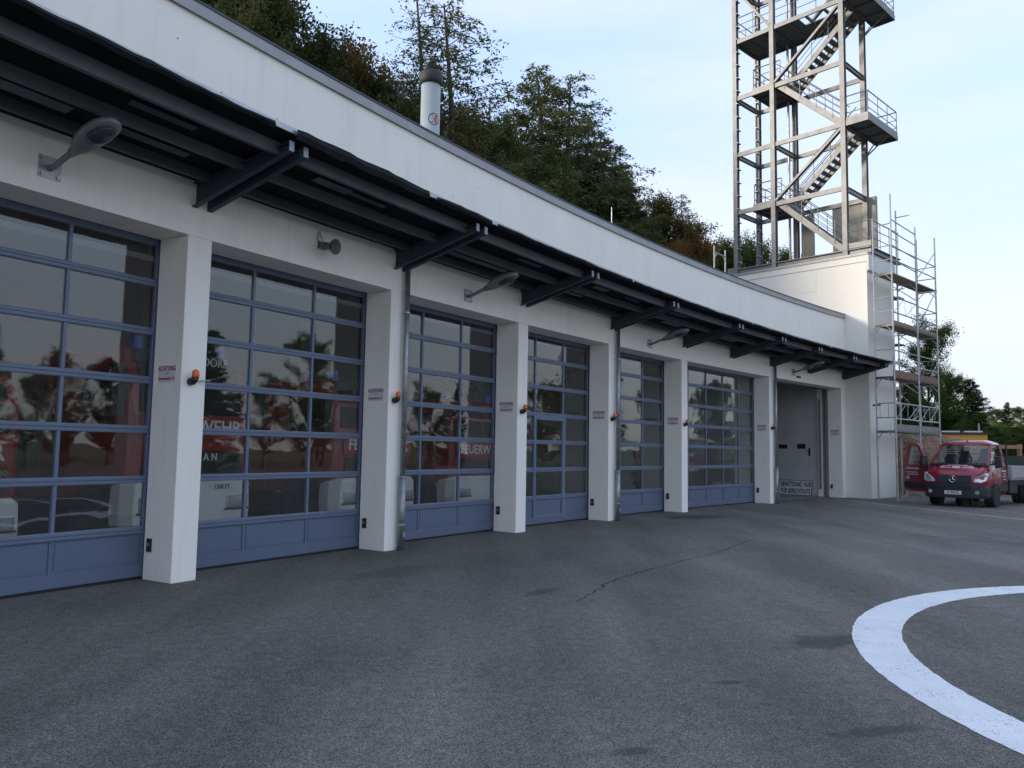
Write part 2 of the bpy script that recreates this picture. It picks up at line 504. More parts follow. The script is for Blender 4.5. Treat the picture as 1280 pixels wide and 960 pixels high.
class MB:
    def __init__(self):
        self.v, self.f = [], []

    def add(self, vs, fs):
        k = len(self.v)
        self.v += [tuple(p) for p in vs]
        self.f += [tuple(i + k for i in q) for q in fs]
        return self

    def hexa(self, p):
        return self.add(p, [(0, 3, 2, 1), (4, 5, 6, 7), (0, 1, 5, 4), (1, 2, 6, 5), (2, 3, 7, 6), (3, 0, 4, 7)])

    def box(self, x0, x1, y0, y1, z0, z1, M=None):
        p = [Vector(q) for q in ((x0, y0, z0), (x1, y0, z0), (x1, y1, z0), (x0, y1, z0), (x0, y0, z1), (x1, y0, z1), (x1, y1, z1), (x0, y1, z1))]
        if M is not None:
            p = [M @ q for q in p]
        return self.hexa(p)

    def bar(self, a, b, w, h, up=(0, 0, 1)):
        """rectangular bar from a to b, w wide, h deep (along up)"""
        a, b = Vector(a), Vector(b)
        d = (b - a).normalized()
        sx = d.cross(Vector(up))
        if sx.length < 1e-5:
            sx = d.cross(Vector((1, 0, 0)))
        sx.normalize()
        uz = sx.cross(d)
        x, z = sx * w / 2, uz * h / 2
        return self.hexa([a - x - z, a + x - z, b + x - z, b - x - z, a - x + z, a + x + z, b + x + z, b - x + z])

    def extrude(self, poly, a, b, ex, ey):
        """extrude a 2D outline (convex or not) from a to b, axes ex, ey"""
        a, b, ex, ey = Vector(a), Vector(b), Vector(ex), Vector(ey)
        n = len(poly)
        vs = [a + ex * p[0] + ey * p[1] for p in poly] + [b + ex * p[0] + ey * p[1] for p in poly]
        fs = [tuple(range(n - 1, -1, -1)), tuple(range(n, 2 * n))]
        fs += [(i, (i + 1) % n, n + (i + 1) % n, n + i) for i in range(n)]
        return self.add(vs, fs)

    def hbeam(self, a, b, w, d, face, tf=0.02):
        """H section beam: flanges face `face`, w = flange width, d = depth between outer flange faces"""
        a, b = Vector(a), Vector(b)
        ax = (b - a).normalized()
        ey = Vector(face)
        ey = (ey - ax * ey.dot(ax)).normalized()
        ex = ax.cross(ey)
        W, D, t = w / 2, d / 2, tf
        poly = [(-W, -D), (W, -D), (W, -D + t), (t / 2, -D + t), (t / 2, D - t), (W, D - t), (W, D), (-W, D), (-W, D - t), (-t / 2, D - t), (-t / 2, -D + t), (-W, -D + t)]
        return self.extrude(poly, a, b, ex, ey)

    def channel(self, a, b, w, d, open_, tf=0.016):
        """U section: back plate d high, flanges w wide pointing to open_"""
        a, b = Vector(a), Vector(b)
        ax = (b - a).normalized()
        ex = Vector(open_)
        ex = (ex - ax * ex.dot(ax)).normalized()
        ey = ax.cross(ex)
        D, t = d / 2, tf
        poly = [(0, -D), (w, -D), (w, -D + t), (t, -D + t), (t, D - t), (w, D - t), (w, D), (0, D)]
        return self.extrude(poly, a, b, ex, ey)

    def tube(self, pts, r, n=8, cap=True):
        pts = [Vector(p) for p in pts]
        rs = r if isinstance(r, (list, tuple)) else [r] * len(pts)
        vs, fs = [], []
        prev = None
        for i, p in enumerate(pts):
            d = (pts[min(i + 1, len(pts) - 1)] - pts[max(i - 1, 0)])
            d = d.normalized() if d.length > 1e-9 else Vector((0, 0, 1))
            if prev is None:
                x = d.cross(Vector((0, 0, 1)))
                if x.length < 1e-3:
                    x = Vector((1, 0, 0))
                x.normalize()
            else:
                x = (prev - d * prev.dot(d)).normalized()
            prev = x
            y = d.cross(x)
            for k in range(n):
                t = 2 * math.pi * k / n
                vs.append(p + (x * math.cos(t) + y * math.sin(t)) * rs[i])
        for i in range(len(pts) - 1):
            for k in range(n):
                k2 = (k + 1) % n
                fs.append((i * n + k, i * n + k2, (i + 1) * n + k2, (i + 1) * n + k))
        if cap:
            fs.append(tuple(range(n - 1, -1, -1)))
            fs.append(tuple((len(pts) - 1) * n + k for k in range(n)))
        return self.add(vs, fs)

    def loft(self, rings, cap=True):
        n = len(rings[0])
        vs = [p for r in rings for p in r]
        fs = []
        for i in range(len(rings) - 1):
            for k in range(n):
                k2 = (k + 1) % n
                fs.append((i * n + k, i * n + k2, (i + 1) * n + k2, (i + 1) * n + k))
        if cap:
            fs.append(tuple(range(n - 1, -1, -1)))
            fs.append(tuple((len(rings) - 1) * n + k for k in range(n)))
        return self.add(vs, fs)

    def sweep(self, poly, s0, s1, ds=0.5):
        """closed (t, z) outline swept along the curved facade"""
        m = max(1, int(math.ceil((s1 - s0) / ds)))
        return self.loft([[FA(s0 + (s1 - s0) * i / m, t, z) for (t, z) in poly] for i in range(m + 1)])

    def mesh(self, name):
        me = bpy.data.meshes.new(name)
        me.from_pydata(self.v, [], self.f)
        return me

    def build(self, name, m, parent=None, local=False, smooth=False, bevel=0.0, place=None):
        """one mesh object; vertices in world space, or in the parent's space when local; place = matrix in parent space for ready local meshes"""
        V = [Vector(p) for p in self.v]
        if place is None:
            if parent is not None and not local:
                inv = WM[parent.name].inverted()
                V = [inv @ p for p in V]
            lo = Vector([min(p[i] for p in V) for i in range(3)])
            hi = Vector([max(p[i] for p in V) for i in range(3)])
            c = Vector(((lo.x + hi.x) / 2, (lo.y + hi.y) / 2, lo.z if parent is None else (lo.z + hi.z) / 2))
            V = [p - c for p in V]
            place = Matrix.Translation(c)
        me = bpy.data.meshes.new(name)
        me.from_pydata([tuple(p) for p in V], [], self.f)
        import bmesh
        bm = bmesh.new()
        bm.from_mesh(me)
        bmesh.ops.recalc_face_normals(bm, faces=bm.faces)
        bm.to_mesh(me)
        bm.free()
        if smooth:
            me.shade_smooth()
        return link(name, me, m, parent, place, bevel)

def link(name, me, m, parent, place, bevel=0.0):
    o = bpy.data.objects.new(name, me)
    COL.objects.link(o)
    if m is not None and not me.materials:
        me.materials.append(MATS[m])
    if parent is not None:
        o.parent = parent
    o.matrix_local = place
    WM[o.name] = (WM[parent.name] @ place) if parent is not None else place.copy()
    if bevel > 0:
        bv = o.modifiers.new('bevel', 'BEVEL')
        bv.width = bevel
        bv.segments = 2
        bv.limit_method = 'ANGLE'
    return o

def tag(o, label=None, cat=None, group=None, kind=None):
    if label: o['label'] = label
    if cat: o['category'] = cat
    if group: o['group'] = group
    if kind: o['kind'] = kind
    return o

def thing(name, label, cat, M=None, group=None):
    o = bpy.data.objects.new(name, None)
    COL.objects.link(o)
    M = M if M is not None else Matrix()
    o.empty_display_size = 0.2
    o.matrix_world = M
    WM[o.name] = M.copy()
    return tag(o, label, cat, group)

def part_empty(name, parent, M=None):
    o = bpy.data.objects.new(name, None)
    COL.objects.link(o)
    o.parent = parent
    M = M if M is not None else Matrix()
    o.matrix_local = M
    o.empty_display_size = 0.1
    WM[o.name] = WM[parent.name] @ M
    return o

def copy_tree(o, M, label=None, group=None, parent=None):
    c = o.copy()
    COL.objects.link(c)
    c.parent = parent
    if parent is None:
        c.matrix_world = M
        WM[c.name] = M.copy()
    else:
        WM[c.name] = WM[parent.name] @ o.matrix_local
    if label: c['label'] = label
    if group: c['group'] = group
    for ch in o.children:
        copy_tree(ch, None, parent=c)
    return c

def words(name, txt, size, m, parent, M, extrude=0.002, align='CENTER', xs=1.0, bold=0.022):
    """flat lettering as a mesh; M in parent space: x = reading direction, y = up, z = towards the reader"""
    cu = bpy.data.curves.new(name, 'FONT')
    cu.body = txt
    cu.size = size
    cu.align_x = align
    cu.align_y = 'CENTER'
    cu.extrude = extrude
    cu.resolution_u = 3
    cu.offset = bold * size
    tmp = bpy.data.objects.new('tmp_text', cu)
    COL.objects.link(tmp)
    dg = bpy.context.evaluated_depsgraph_get()
    me = bpy.data.meshes.new_from_object(tmp.evaluated_get(dg))
    bpy.data.objects.remove(tmp)
    bpy.data.curves.remove(cu)
    me.name = name
    if xs != 1.0:
        me.transform(Matrix.Diagonal((xs, 1, 1, 1)))
    me.materials.clear()
    return link(name, me, m, parent, M)

def basis(ex, ey, ez, p):
    ex, ey, ez, p = Vector(ex), Vector(ey), Vector(ez), Vector(p)
    return Matrix(((ex.x, ey.x, ez.x, p.x), (ex.y, ey.y, ez.y, p.y), (ex.z, ey.z, ez.z, p.z), (0, 0, 0, 1)))

def circle_pts(c, ex, ey, r, n, ph=0.0):
    c, ex, ey = Vector(c), Vector(ex), Vector(ey)
    return [c + ex * (r * math.cos(2 * math.pi * k / n + ph)) + ey * (r * math.sin(2 * math.pi * k / n + ph)) for k in range(n)]
RND = random.Random(7)

# ---------------------------------------------------------------- ground
g = MB()
g.add([(-900, -900, -0.03), (900, -900, -0.03), (900, 900, -0.03), (-900, 900, -0.03)], [(0, 1, 2, 3)])
tag(g.build('ground', 'grassland'), kind='structure')
g = MB()
g.add([(-45, -40, 0), (48, -40, 0), (48, 50, 0), (-45, 50, 0)], [(0, 1, 2, 3)])
yard = tag(g.build('asphalt_yard', 'asphalt'), kind='structure')

def ribbon(pts, ws, z, rng=None, jit=0.0):
    m = MB()
    vs = []
    for i, p in enumerate(pts):
        a, b = pts[max(0, i - 1)], pts[min(len(pts) - 1, i + 1)]
        d = Vector((b[0] - a[0], b[1] - a[1], 0)).normalized()
        q = Vector((-d.y, d.x, 0)) * (ws[i] if isinstance(ws, list) else ws) * 0.5
        j1 = 1 + (rng.uniform(-jit, jit) if rng else 0)
        j2 = 1 + (rng.uniform(-jit, jit) if rng else 0)
        vs += [Vector((p[0], p[1], z)) + q * j1, Vector((p[0], p[1], z)) - q * j2]
    m.add(vs, [(2 * i, 2 * i + 1, 2 * i + 3, 2 * i + 2) for i in range(len(pts) - 1)])
    return m

def wander(pts, n, amp, rng):
    o = []
    for i in range(len(pts) - 1):
        for k in range(n):
            t = k / n
            o.append((pts[i][0] * (1 - t) + pts[i + 1][0] * t + rng.uniform(-amp, amp), pts[i][1] * (1 - t) + pts[i + 1][1] * t + rng.uniform(-amp, amp)))
    return o + [pts[-1]]

rg = random.Random(3)
m = MB()
n = 420
vo_, vi_ = [], []
for k in range(n):
    a = 2 * math.pi * k / n
    ro, ri = 4.99 + rg.uniform(-0.006, 0.006), 4.56 + rg.uniform(-0.006, 0.006)
    vo_.append((7.83 + ro * math.cos(a), 5.56 + ro * math.sin(a), 0.004))
    vi_.append((7.83 + ri * math.cos(a), 5.56 + ri * math.sin(a), 0.004))
m.add(vo_ + vi_, [(k, (k + 1) % n, n + (k + 1) % n, n + k) for k in range(n)])
tag(m.build('painted_ring', 'paint_white'), kind='structure')
ln = wander([(11.9, 31.6), (12.5, 29.2), (13.0, 26.2), (13.55, 23.6), (14.05, 21.0), (14.9, 16.5), (16.0, 11.0)], 6, 0.012, rg)
tag(ribbon(ln, 0.10, 0.004, rg, 0.25).build('painted_line', 'paint_yellow'), kind='structure')
for pts, w, amp in (([(0.76, 8.9), (1.05, 9.6), (1.275, 10.2), (1.6, 10.75), (1.976, 11.28), (2.7, 12.3), (3.59, 13.47), (4.8, 15.6)], 0.026, 0.028),
                    ([(4.1, 10.35), (4.2, 10.0), (4.26, 9.75)], 0.014, 0.015), ([(8.6, 16.9), (9.6, 15.6), (10.6, 14.9)], 0.05, 0.04),
                    ([(0.9, 10.2), (2.1, 9.2), (3.3, 8.55), (4.1, 8.1)], 0.008, 0.02), ([(3.4, 9.0), (5.4, 8.9), (7.4, 9.4)], 0.008, 0.02)):
    p2 = wander(pts, 6, amp, rg)
    ribbon(p2, [w * rg.uniform(0.3, 1.4) for _ in p2], 0.003).build('crack', 'crack', yard)

# ---------------------------------------------------------------- the fire station hall
HALL = thing('fire_station', 'long white curved fire station hall with blue glazed gates and dark canopy', 'building', frame_at(12, -6, 0))
S_L = -12.0
PIL = [-7.66] + PS
for s in PIL:
    m = MB()
    for e in (1,):
        a = [FA(s, 0, 0), FA(s + PW, 0, 0), FA(s + PW, -REC, 0), FA(s, -REC, 0)]
        m.hexa(a + [p + Vector((0, 0, HL)) for p in a])
    m.build('pillar', 'plaster', HALL, bevel=0.008)
m = MB()
m.sweep([(0, HL + 0.0005), (0, HP), (-REC, HP), (-REC, HL + 0.0005)], S_L, S_END, 0.5)
m.build('upper_wall', 'plaster', HALL)
m = MB()
m.sweep([(0, 0), (0, HL), (-REC, HL), (-REC, 0)], S_L, PIL[0] - 3.4, 0.6)
m.build('wall', 'plaster', HALL)
# parapet coping: folded sheet metal with a drip edge
m = MB()
m.sweep([(0.035, HP - 0.03), (0.045, HP - 0.03), (0.05, HP + 0.13), (-0.50, HP + 0.17), (-0.50, HP + 0.002), (0.035, HP + 0.002)], S_L, S_END - 0.01, 0.5)
m.build('parapet_coping', 'coping', HALL)
m = MB()
m.sweep([(0.052, HP + 0.122), (0.062, HP + 0.122), (0.062, HP + 0.155), (-0.52, HP + 0.20), (-0.52, HP + 0.175), (0.052, HP + 0.14)], S_L, S_END - 0.01, 0.5)
m.build('parapet_cap', 'canopy_steel', HALL)
m = MB()
m.sweep([(-REC - 0.002, 6.7), (-REC - 0.002, 6.95), (-1.9, 6.95), (-1.9, 6.7)], S_L, S_END - 0.03, 1.0)
m.build('roof', 'bitumen', HALL)
m = MB()
m.sweep([(-3.1, 6.7), (-3.1, 6.95), (-14.0, 6.95), (-14.0, 6.7)], S_L, S_END - 0.03, 1.0)
m.build('roof', 'bitumen', HALL)
m = MB()          # closed over the wash bay
m.sweep([(-1.9, 6.7), (-1.9, 6.95), (-3.1, 6.95), (-3.1, 6.7)], 15.4, S_END - 0.03, 1.0)
m.build('roof', 'bitumen', HALL)
m = MB()          # unseen glazed roof opening, added to brighten the fronts of the parked engines
m.sweep([(-1.9, 6.8), (-1.9, 6.81), (-3.1, 6.81), (-3.1, 6.8)], S_L, 15.39, 1.0)
m.build('added_roof_glazing', 'car_glass', HALL)
m = MB()
m.sweep([(-REC - 0.2, 4.9), (-REC - 0.2, 5.0), (-1.3, 5.0), (-1.3, 4.9)], S_L, S_END - 0.13, 1.0)
m.build('ceiling', 'hall_ceiling', HALL)
m = MB()
m.sweep([(-4.1, 4.9), (-4.1, 5.0), (-13.7, 5.0), (-13.7, 4.9)], S_L, S_END - 0.13, 1.0)
m.build('ceiling', 'hall_ceiling', HALL)
m = MB()
m.sweep([(-13.7, 0), (-13.7, 6.69), (-13.98, 6.69), (-13.98, 0)], S_L, S_END - 0.03, 1.0)
m.build('rear_wall', 'hall_wall', HALL)
m = MB()
m.sweep([(-0.66, 0.0), (-0.66, 0.006), (-13.69, 0.006), (-13.69, 0.0)], S_L + 0.2, S_END - 0.13, 1.0)
m.build('hall_floor', 'hall_floor', HALL)
m = MB()
m.box(-13.69, -REC - 0.003, -0.3, 0, 0, 6.69, frame_at(S_L + 0.3, 0, 0))
m.build('side_wall', 'hall_wall', HALL)
m = MB()
m.box(-13.69, -REC - 0.003, -0.10, -0.004, 0.007, 6.69, M_TOW)
m.build('side_wall', 'gate_panel', HALL)
m = MB()          # partition between the engine bays and the wash bay
m.box(-13.6, -REC - 0.15, 0, 0.2, 0.007, 4.89, frame_at(PS[6] + 0.08, 0, 0))
m.build('partition_wall', 'hall_wall', HALL)
# small fixing plugs left in the parapet render
m = MB()
for k in range(26):
    s = -2.2 + k * 0.93 + RND.uniform(-0.25, 0.25)
    z = RND.choice((5.75, 6.35, 6.75)) + RND.uniform(-0.06, 0.06)
    M = frame_at(s, 0, z)
    m.tube([M @ Vector((-0.01, 0, 0)), M @ Vector((0.006, 0, 0))], 0.012, 6)
tag(m.build('wall_plugs', 'coping', HALL), kind='stuff')

RAILZ = [0.61 + 0.625 * k for k in range(6)]
DTOP = 4.42
DPL = -REC - 0.075          # centre plane of the gate leaves

def make_gate(sL, sR, cols, wicket=False):
    a, b = FA(sL, DPL, 0), FA(sR, DPL, 0)
    d = (b - a)
    w = d.length
    h = d.normalized()
    n = Vector((h.y, -h.x, 0))
    M = basis(n, h, (0, 0, 1), a)
    gate = part_empty('garage_door', HALL, WM[HALL.name].inverted() @ M)
    cw = w / cols
    st = 0.055
    for y in (st / 2, w - st / 2):
        m = MB()
        m.box(-0.03, 0.03, y - st / 2, y + st / 2, 0.03, DTOP)
        m.build('stile', 'door_blue', gate, local=True, bevel=0.004)
    hr = 0.047
    for z in RAILZ:
        m = MB()
        prof = [(-0.03, -hr), (0.028, -hr), (0.034, -hr + 0.012), (0.034, -0.006), (0.022, -0.004), (0.022, 0.004), (0.034, 0.006), (0.034, hr - 0.012), (0.028, hr), (-0.03, hr)]
        m.extrude([(p[0], p[1] + z) for p in prof], (0, st, 0), (0, w - st, 0), (1, 0, 0), (0, 0, 1))
        m.build('rail', 'door_blue', gate, local=True)
    m = MB()
    m.box(-0.03, 0.03, st, w - st, 4.22, DTOP)
    m.build('top_rail', 'door_blue', gate, local=True)
    m = MB()
    m.box(-0.03, 0.031, st, w - st, 0.035, 0.19)
    m.build('bottom_rail', 'door_panel_blue', gate, local=True, bevel=0.004)
    m = MB()
    m.box(-0.02, 0.02, 0.01, w - 0.01, 0.0, 0.034)
    m.build('rubber_seal', 'rubber', gate, local=True)
    rows = [(0.61 + hr + 0.625 * k, 0.61 + 0.625 * (k + 1) - hr) for k in range(5)] + [(RAILZ[5] + hr, 4.22)]
    mw = 0.042
    for c in range(1, cols):
        for k, (z0, z1) in enumerate(rows):
            if wicket and c in (1, 2) and k < 3:
                continue
            m = MB()
            m.box(-0.028, 0.026, c * cw - mw / 2, c * cw + mw / 2, z0, z1)
            m.build('mullion', 'door_blue', gate, local=True)
        if not (wicket and c in (1, 2)):
            m = MB()
            m.box(-0.028, 0.018, c * cw - 0.02, c * cw + 0.02, 0.19, RAILZ[0] - hr)
            m.build('mullion', 'door_panel_blue', gate, local=True)
    pm = {}
    for c in range(cols):
        y0 = c * cw + (st if c == 0 else mw / 2)
        y1 = (c + 1) * cw - (st if c == cols - 1 else mw / 2)
        for k, (z0, z1) in enumerate(rows):
            key = (round(y1 - y0, 3), round(z1 - z0, 3))
            inset = 0.06 if (wicket and c == 1 and k < 3) else 0.0
            key += (inset,)
            if key not in pm:
                q = MB()
                q.box(-0.006, 0.006, -(y1 - y0) / 2 + inset - 0.004, (y1 - y0) / 2 - inset + 0.004, -(z1 - z0) / 2 - 0.004, (z1 - z0) / 2 + 0.004)
                pm[key] = q.mesh('pane')
            # each pane sits a hair out of true, as in the real gate
            R = Matrix.Rotation(RND.gauss(0, 0.0025), 4, 'Z') @ Matrix.Rotation(RND.gauss(0, 0.0025), 4, 'Y')
            link('pane', pm[key], 'door_glass', gate, Matrix.Translation((0.0, (y0 + y1) / 2, (z0 + z1) / 2)) @ R)
        pk = ('p', round(y1 - y0, 3))
        if pk not in pm:
            q = MB()
            hy, hz = (y1 - y0) / 2, (RAILZ[0] - hr - 0.19) / 2
            q.box(-0.02, 0.004, -hy - 0.003, hy + 0.003, -hz - 0.003, hz + 0.003)
            q.box(0.004, 0.011, -hy + 0.03, hy - 0.03, -hz + 0.03, hz - 0.03)
            pm[pk] = q.mesh('panel')
        link('panel', pm[pk], 'door_panel_blue', gate, Matrix.Translation((0, (y0 + y1) / 2, (RAILZ[0] - hr + 0.19) / 2)))
    if wicket:
        y0, y1, z0, z1 = cw - 0.05, 2 * cw + 0.05, 0.15, RAILZ[3] - 0.02
        for (a0, a1, b0, b1) in ((y0, y0 + 0.09, z0, z1), (y1 - 0.09, y1, z0, z1), (y0 + 0.09, y1 - 0.09, z1 - 0.10, z1), (y0 + 0.09, y1 - 0.09, z0, z0 + 0.07)):
            m = MB()
            m.box(-0.035, 0.040, a0, a1, b0, b1)
            m.build('wicket_frame', 'door_blue', gate, local=True, bevel=0.004)
        m = MB()
        m.box(0.04, 0.052, y1 - 0.012, y1 + 0.008, z0, z1)
        m.build('wicket_hinge_strip', 'flashing', gate, local=True)
        m = MB()
        m.tube([(0.04, y0 + 0.06, 1.12), (0.09, y0 + 0.06, 1.12), (0.09, y0 + 0.17, 1.12)], 0.009, 6)
        m.build('wicket_handle', 'black_plastic', gate, local=True)
    return gate

for i in range(7):
    make_gate(PIL[i] + PW + 0.03, PIL[i + 1] + 0.05, 5 if i == 6 else 3, wicket=(i == 4))

# open wash bay at the end of the hall: lining door, guide rail, column, fittings
m = MB()
m.box(-4.2, -1.12, -0.135, -0.101, 0.09, 3.72, M_TOW)
leaf = m.build('inner_door', 'gate_panel', HALL, bevel=0.004)
for t0, t1, z0, z1 in ((-2.80, -2.42, 1.90, 2.08), (-1.98, -1.62, 1.90, 2.10)):
    m = MB()
    m.box(t0, t1, -0.142, -0.136, z0, z1, M_TOW)
    m.build('vent_plate', 'black_plastic', leaf)
m = MB()
m.box(-1.50, -1.42, -0.15, -0.136, 1.62, 1.95, M_TOW)
m.tube([TW(-1.46, -0.14, 1.82), TW(-1.46, -0.20, 1.82), TW(-1.58, -0.20, 1.82)], 0.012, 6)
m.build('handle', 'black_plastic', leaf)
m = MB()
m.box(-1.09, -0.87, -0.20, -0.101, 0.007, 4.6, M_TOW)
m.build('column', 'plaster', HALL, bevel=0.006)
m = MB()
m.channel(TW(-0.78, -0.16, 0.05), TW(-0.78, -0.16, 4.7), 0.06, 0.12, -JNN)
m.build('guide_rail', 'galvanised', HALL)
m = MB()
m.channel(TW(-0.95, -0.24, 0.3), TW(-0.95, -0.24, 3.9), 0.05, 0.07, -JH)
m.build('guide_rail', 'galvanised', HALL)
m = MB()
m.bar(FA(PS[6] + 0.5, -0.9, 4.5), FA(PS[7] + 0.1, -0.9, 4.5), 0.3, 0.35)
m.build('roller_box', 'lamp_dark', HALL)
m = MB()
M = frame_at(23.6, 0, 4.47)
m.box(0.0, 0.05, -0.13, 0.13, -0.035, 0.035, M)
m.build('motion_sensor', 'black_plastic', HALL, bevel=0.006)

# ---------------------------------------------------------------- the canopy along the front
CAN = part_empty('canopy', HALL)
BR = [-7.48, -3.65] + [s + 0.175 for s in (0.0, 3.8335, 7.6375, 11.4063, 15.3162)] + [18.55, 21.46, 24.5, 27.52]

def zc(t):
    """underside of the canopy sheet at distance t from the wall"""
    return 5.00 + 0.155 * t
TIP = 1.70
for s in BR:
    m = MB()
    m2 = MB()
    for ds in (-0.085, 0.085):
        M = frame_at(s + ds, 0, 0)
        sg = 1 if ds > 0 else -1
        prof = [(0.0, 4.66), (TIP, 5.07), (TIP, 5.185), (0.0, 4.975)]
        prof2 = [(TIP + 0.002, 5.072), (TIP + 0.012, 5.074), (TIP + 0.012, 5.183), (TIP + 0.002, 5.183)]
        m.extrude(prof, M @ Vector((0, -0.008, 0)), M @ Vector((0, 0.008, 0)), M.to_3x3() @ Vector((1, 0, 0)), (0, 0, 1))
        # bottom and top flanges
        for (z0, z1) in ((4.66, 5.07), (4.963, 5.173)):
            a0 = M @ Vector((0.002, -sg * 0.0 + sg * 0.035, z0 + 0.006))
            b0 = M @ Vector((TIP - 0.002, sg * 0.035, z1 + 0.006))
            m.bar(a0, b0, 0.055, 0.012)
        m2.box(TIP + 0.001, TIP + 0.012, -0.008 if sg > 0 else -0.062, 0.062 if sg > 0 else 0.008, 5.07, 5.19, M)
    br = m.build('bracket', 'canopy_steel', CAN)
    br['label'] = 'dark steel double channel bracket'
    m2.build('bracket_end', 'canopy_tip', CAN)
segs = [(-12.0, BR[0])] + [(BR[i], BR[i + 1]) for i in range(len(BR) - 1)]
for (sa, sb) in segs:
    sa2, sb2 = sa + 0.13, sb - 0.13
    for t, mm, hh in ((1.45, 'purlin_steel', 0.15), (0.85, 'purlin_steel', 0.13), (0.30, 'canopy_steel', 0.12)):
        m = MB()
        z = zc(t) - hh / 2
        m.sweep([(t - 0.03, z - hh / 2), (t + 0.03, z - hh / 2), (t + 0.03, z + hh / 2), (t - 0.03, z + hh / 2)], sa2 - 0.05, sb2 + 0.05, 0.8)
        m.build('purlin', mm, CAN)
    # noggins and old sheet repairs between the purlins
    for k in range(3):
        if RND.random() < 0.75:
            s = RND.uniform(sa2 + 0.2, max(sa2 + 0.3, sb2 - 1.0))
            t = RND.choice((1.12, 0.56))
            m = MB()
            L_ = RND.uniform(0.35, 1.2)
            w_ = RND.uniform(0.06, 0.16)
            z = zc(t) - 0.03
            m.sweep([(t - w_ / 2, z - 0.02), (t + w_ / 2, z - 0.02 + 0.02), (t + w_ / 2, z + 0.01), (t - w_ / 2, z - 0.01)], s, s + L_, 0.5)
            m.build('batten', RND.choice(('purlin_steel', 'canopy_steel')), CAN)
# the covering: dark bitumen sheet, metal edge strip, and the loose torn flap
m = MB()
m.sweep([(0.004, zc(0)), (1.74, zc(1.74)), (1.74, zc(1.74) + 0.03), (0.004, zc(0) + 0.04)], S_L, 28.35, 0.6)
m.build('roof_sheet', 'bitumen', CAN)
m = MB()
m.sweep([(1.742, zc(1.74) - 0.012), (1.765, zc(1.74) - 0.012), (1.772, zc(1.74) + 0.052), (1.742, zc(1.74) + 0.052)], S_L, 28.4, 0.6)
m.build('edge_strip', 'flashing', CAN)

def flap(s0, s1, seed, low, high, amp=1.0):
    r = random.Random(seed)
    n = max(6, int((s1 - s0) / 0.14))
    rings = []
    dz = 0.0
    for i in range(n + 1):
        s = s0 + (s1 - s0) * i / n
        dz = 0.75 * dz + r.uniform(-0.03, 0.03) * amp
        up = high + dz + 0.035 * amp * math.sin(s * 3.1 + seed)
        dn = low + r.uniform(-0.012, 0.012)
        o = 0.02 + r.uniform(0, 0.02)
        ring = [(1.76 + o, zc(1.74) + dn), (1.79 + o, zc(1.74) + (up + dn) / 2), (1.775 + o, zc(1.74) + up), (1.765 + o, zc(1.74) + up), (1.78 + o, zc(1.74) + (up + dn) / 2), (1.75 + o, zc(1.74) + dn)]
        rings.append([FA(s, t, z) for (t, z) in ring])
    m = MB()
    m.loft(rings)
    o = m.build('torn_flap', 'bitumen', CAN)
    o['label'] = 'ragged loose strip of black roofing felt'
flap(-5.0, -0.28, 2, -0.06, 0.01, 0.25)
flap(0.05, 2.55, 5, -0.08, 0.045, 0.4)
flap(2.75, 4.15, 9, -0.05, 0.018, 0.25)
for (a_, b_, sd_) in ((4.3, 9.2, 11), (9.3, 16.0, 12), (16.1, 22.0, 14), (22.2, 27.9, 15)):
    flap(a_, b_, sd_, -0.05, 0.012, 0.15)

# ---------------------------------------------------------------- downpipes
COUNT = {2: 'second', 3: 'third', 4: 'fourth', 5: 'fifth', 6: 'sixth'}
for i, (s, lb) in enumerate(((PS[2], 'zinc downpipe on the fifth pillar counted back from the open gate'), (PS[4], 'zinc downpipe on the pillar beside the gate with the wicket door'), (PS[6], 'slender zinc downpipe beside the open gate'))):
    M = frame_at(s + PW - 0.05, 0.0, 0)
    dp = thing('downpipe', lb, 'downpipe', M, 'rainwater downpipes on the pillars')
    x = 0.085
    m = MB()
    m.tube([(x, 0, 1.15), (x, 0, 4.72)], 0.048, 12)
    m.build('pipe', 'zinc', dp, local=True, smooth=True)
    m = MB()
    m.tube([(x, 0, 0.0), (x, 0, 1.2)], 0.062, 12)
    m.build('standpipe', 'zinc', dp, local=True, smooth=True)
    for z in (0.42, 1.2, 3.95):
        m = MB()
        r = 0.068 if z < 1.3 else 0.056
        m.tube([(x, 0, z - 0.012), (x, 0, z + 0.012)], r, 12)
        m.bar((0, 0, z), (x, 0, z), 0.02, 0.02)
        m.build('pipe_clamp', 'galvanised', dp, local=True)
    m = MB()
    m.box(x + 0.055, x + 0.07, -0.02, 0.02, 0.22, 0.30)
    m.build('access_plate', 'flashing', dp, local=True)

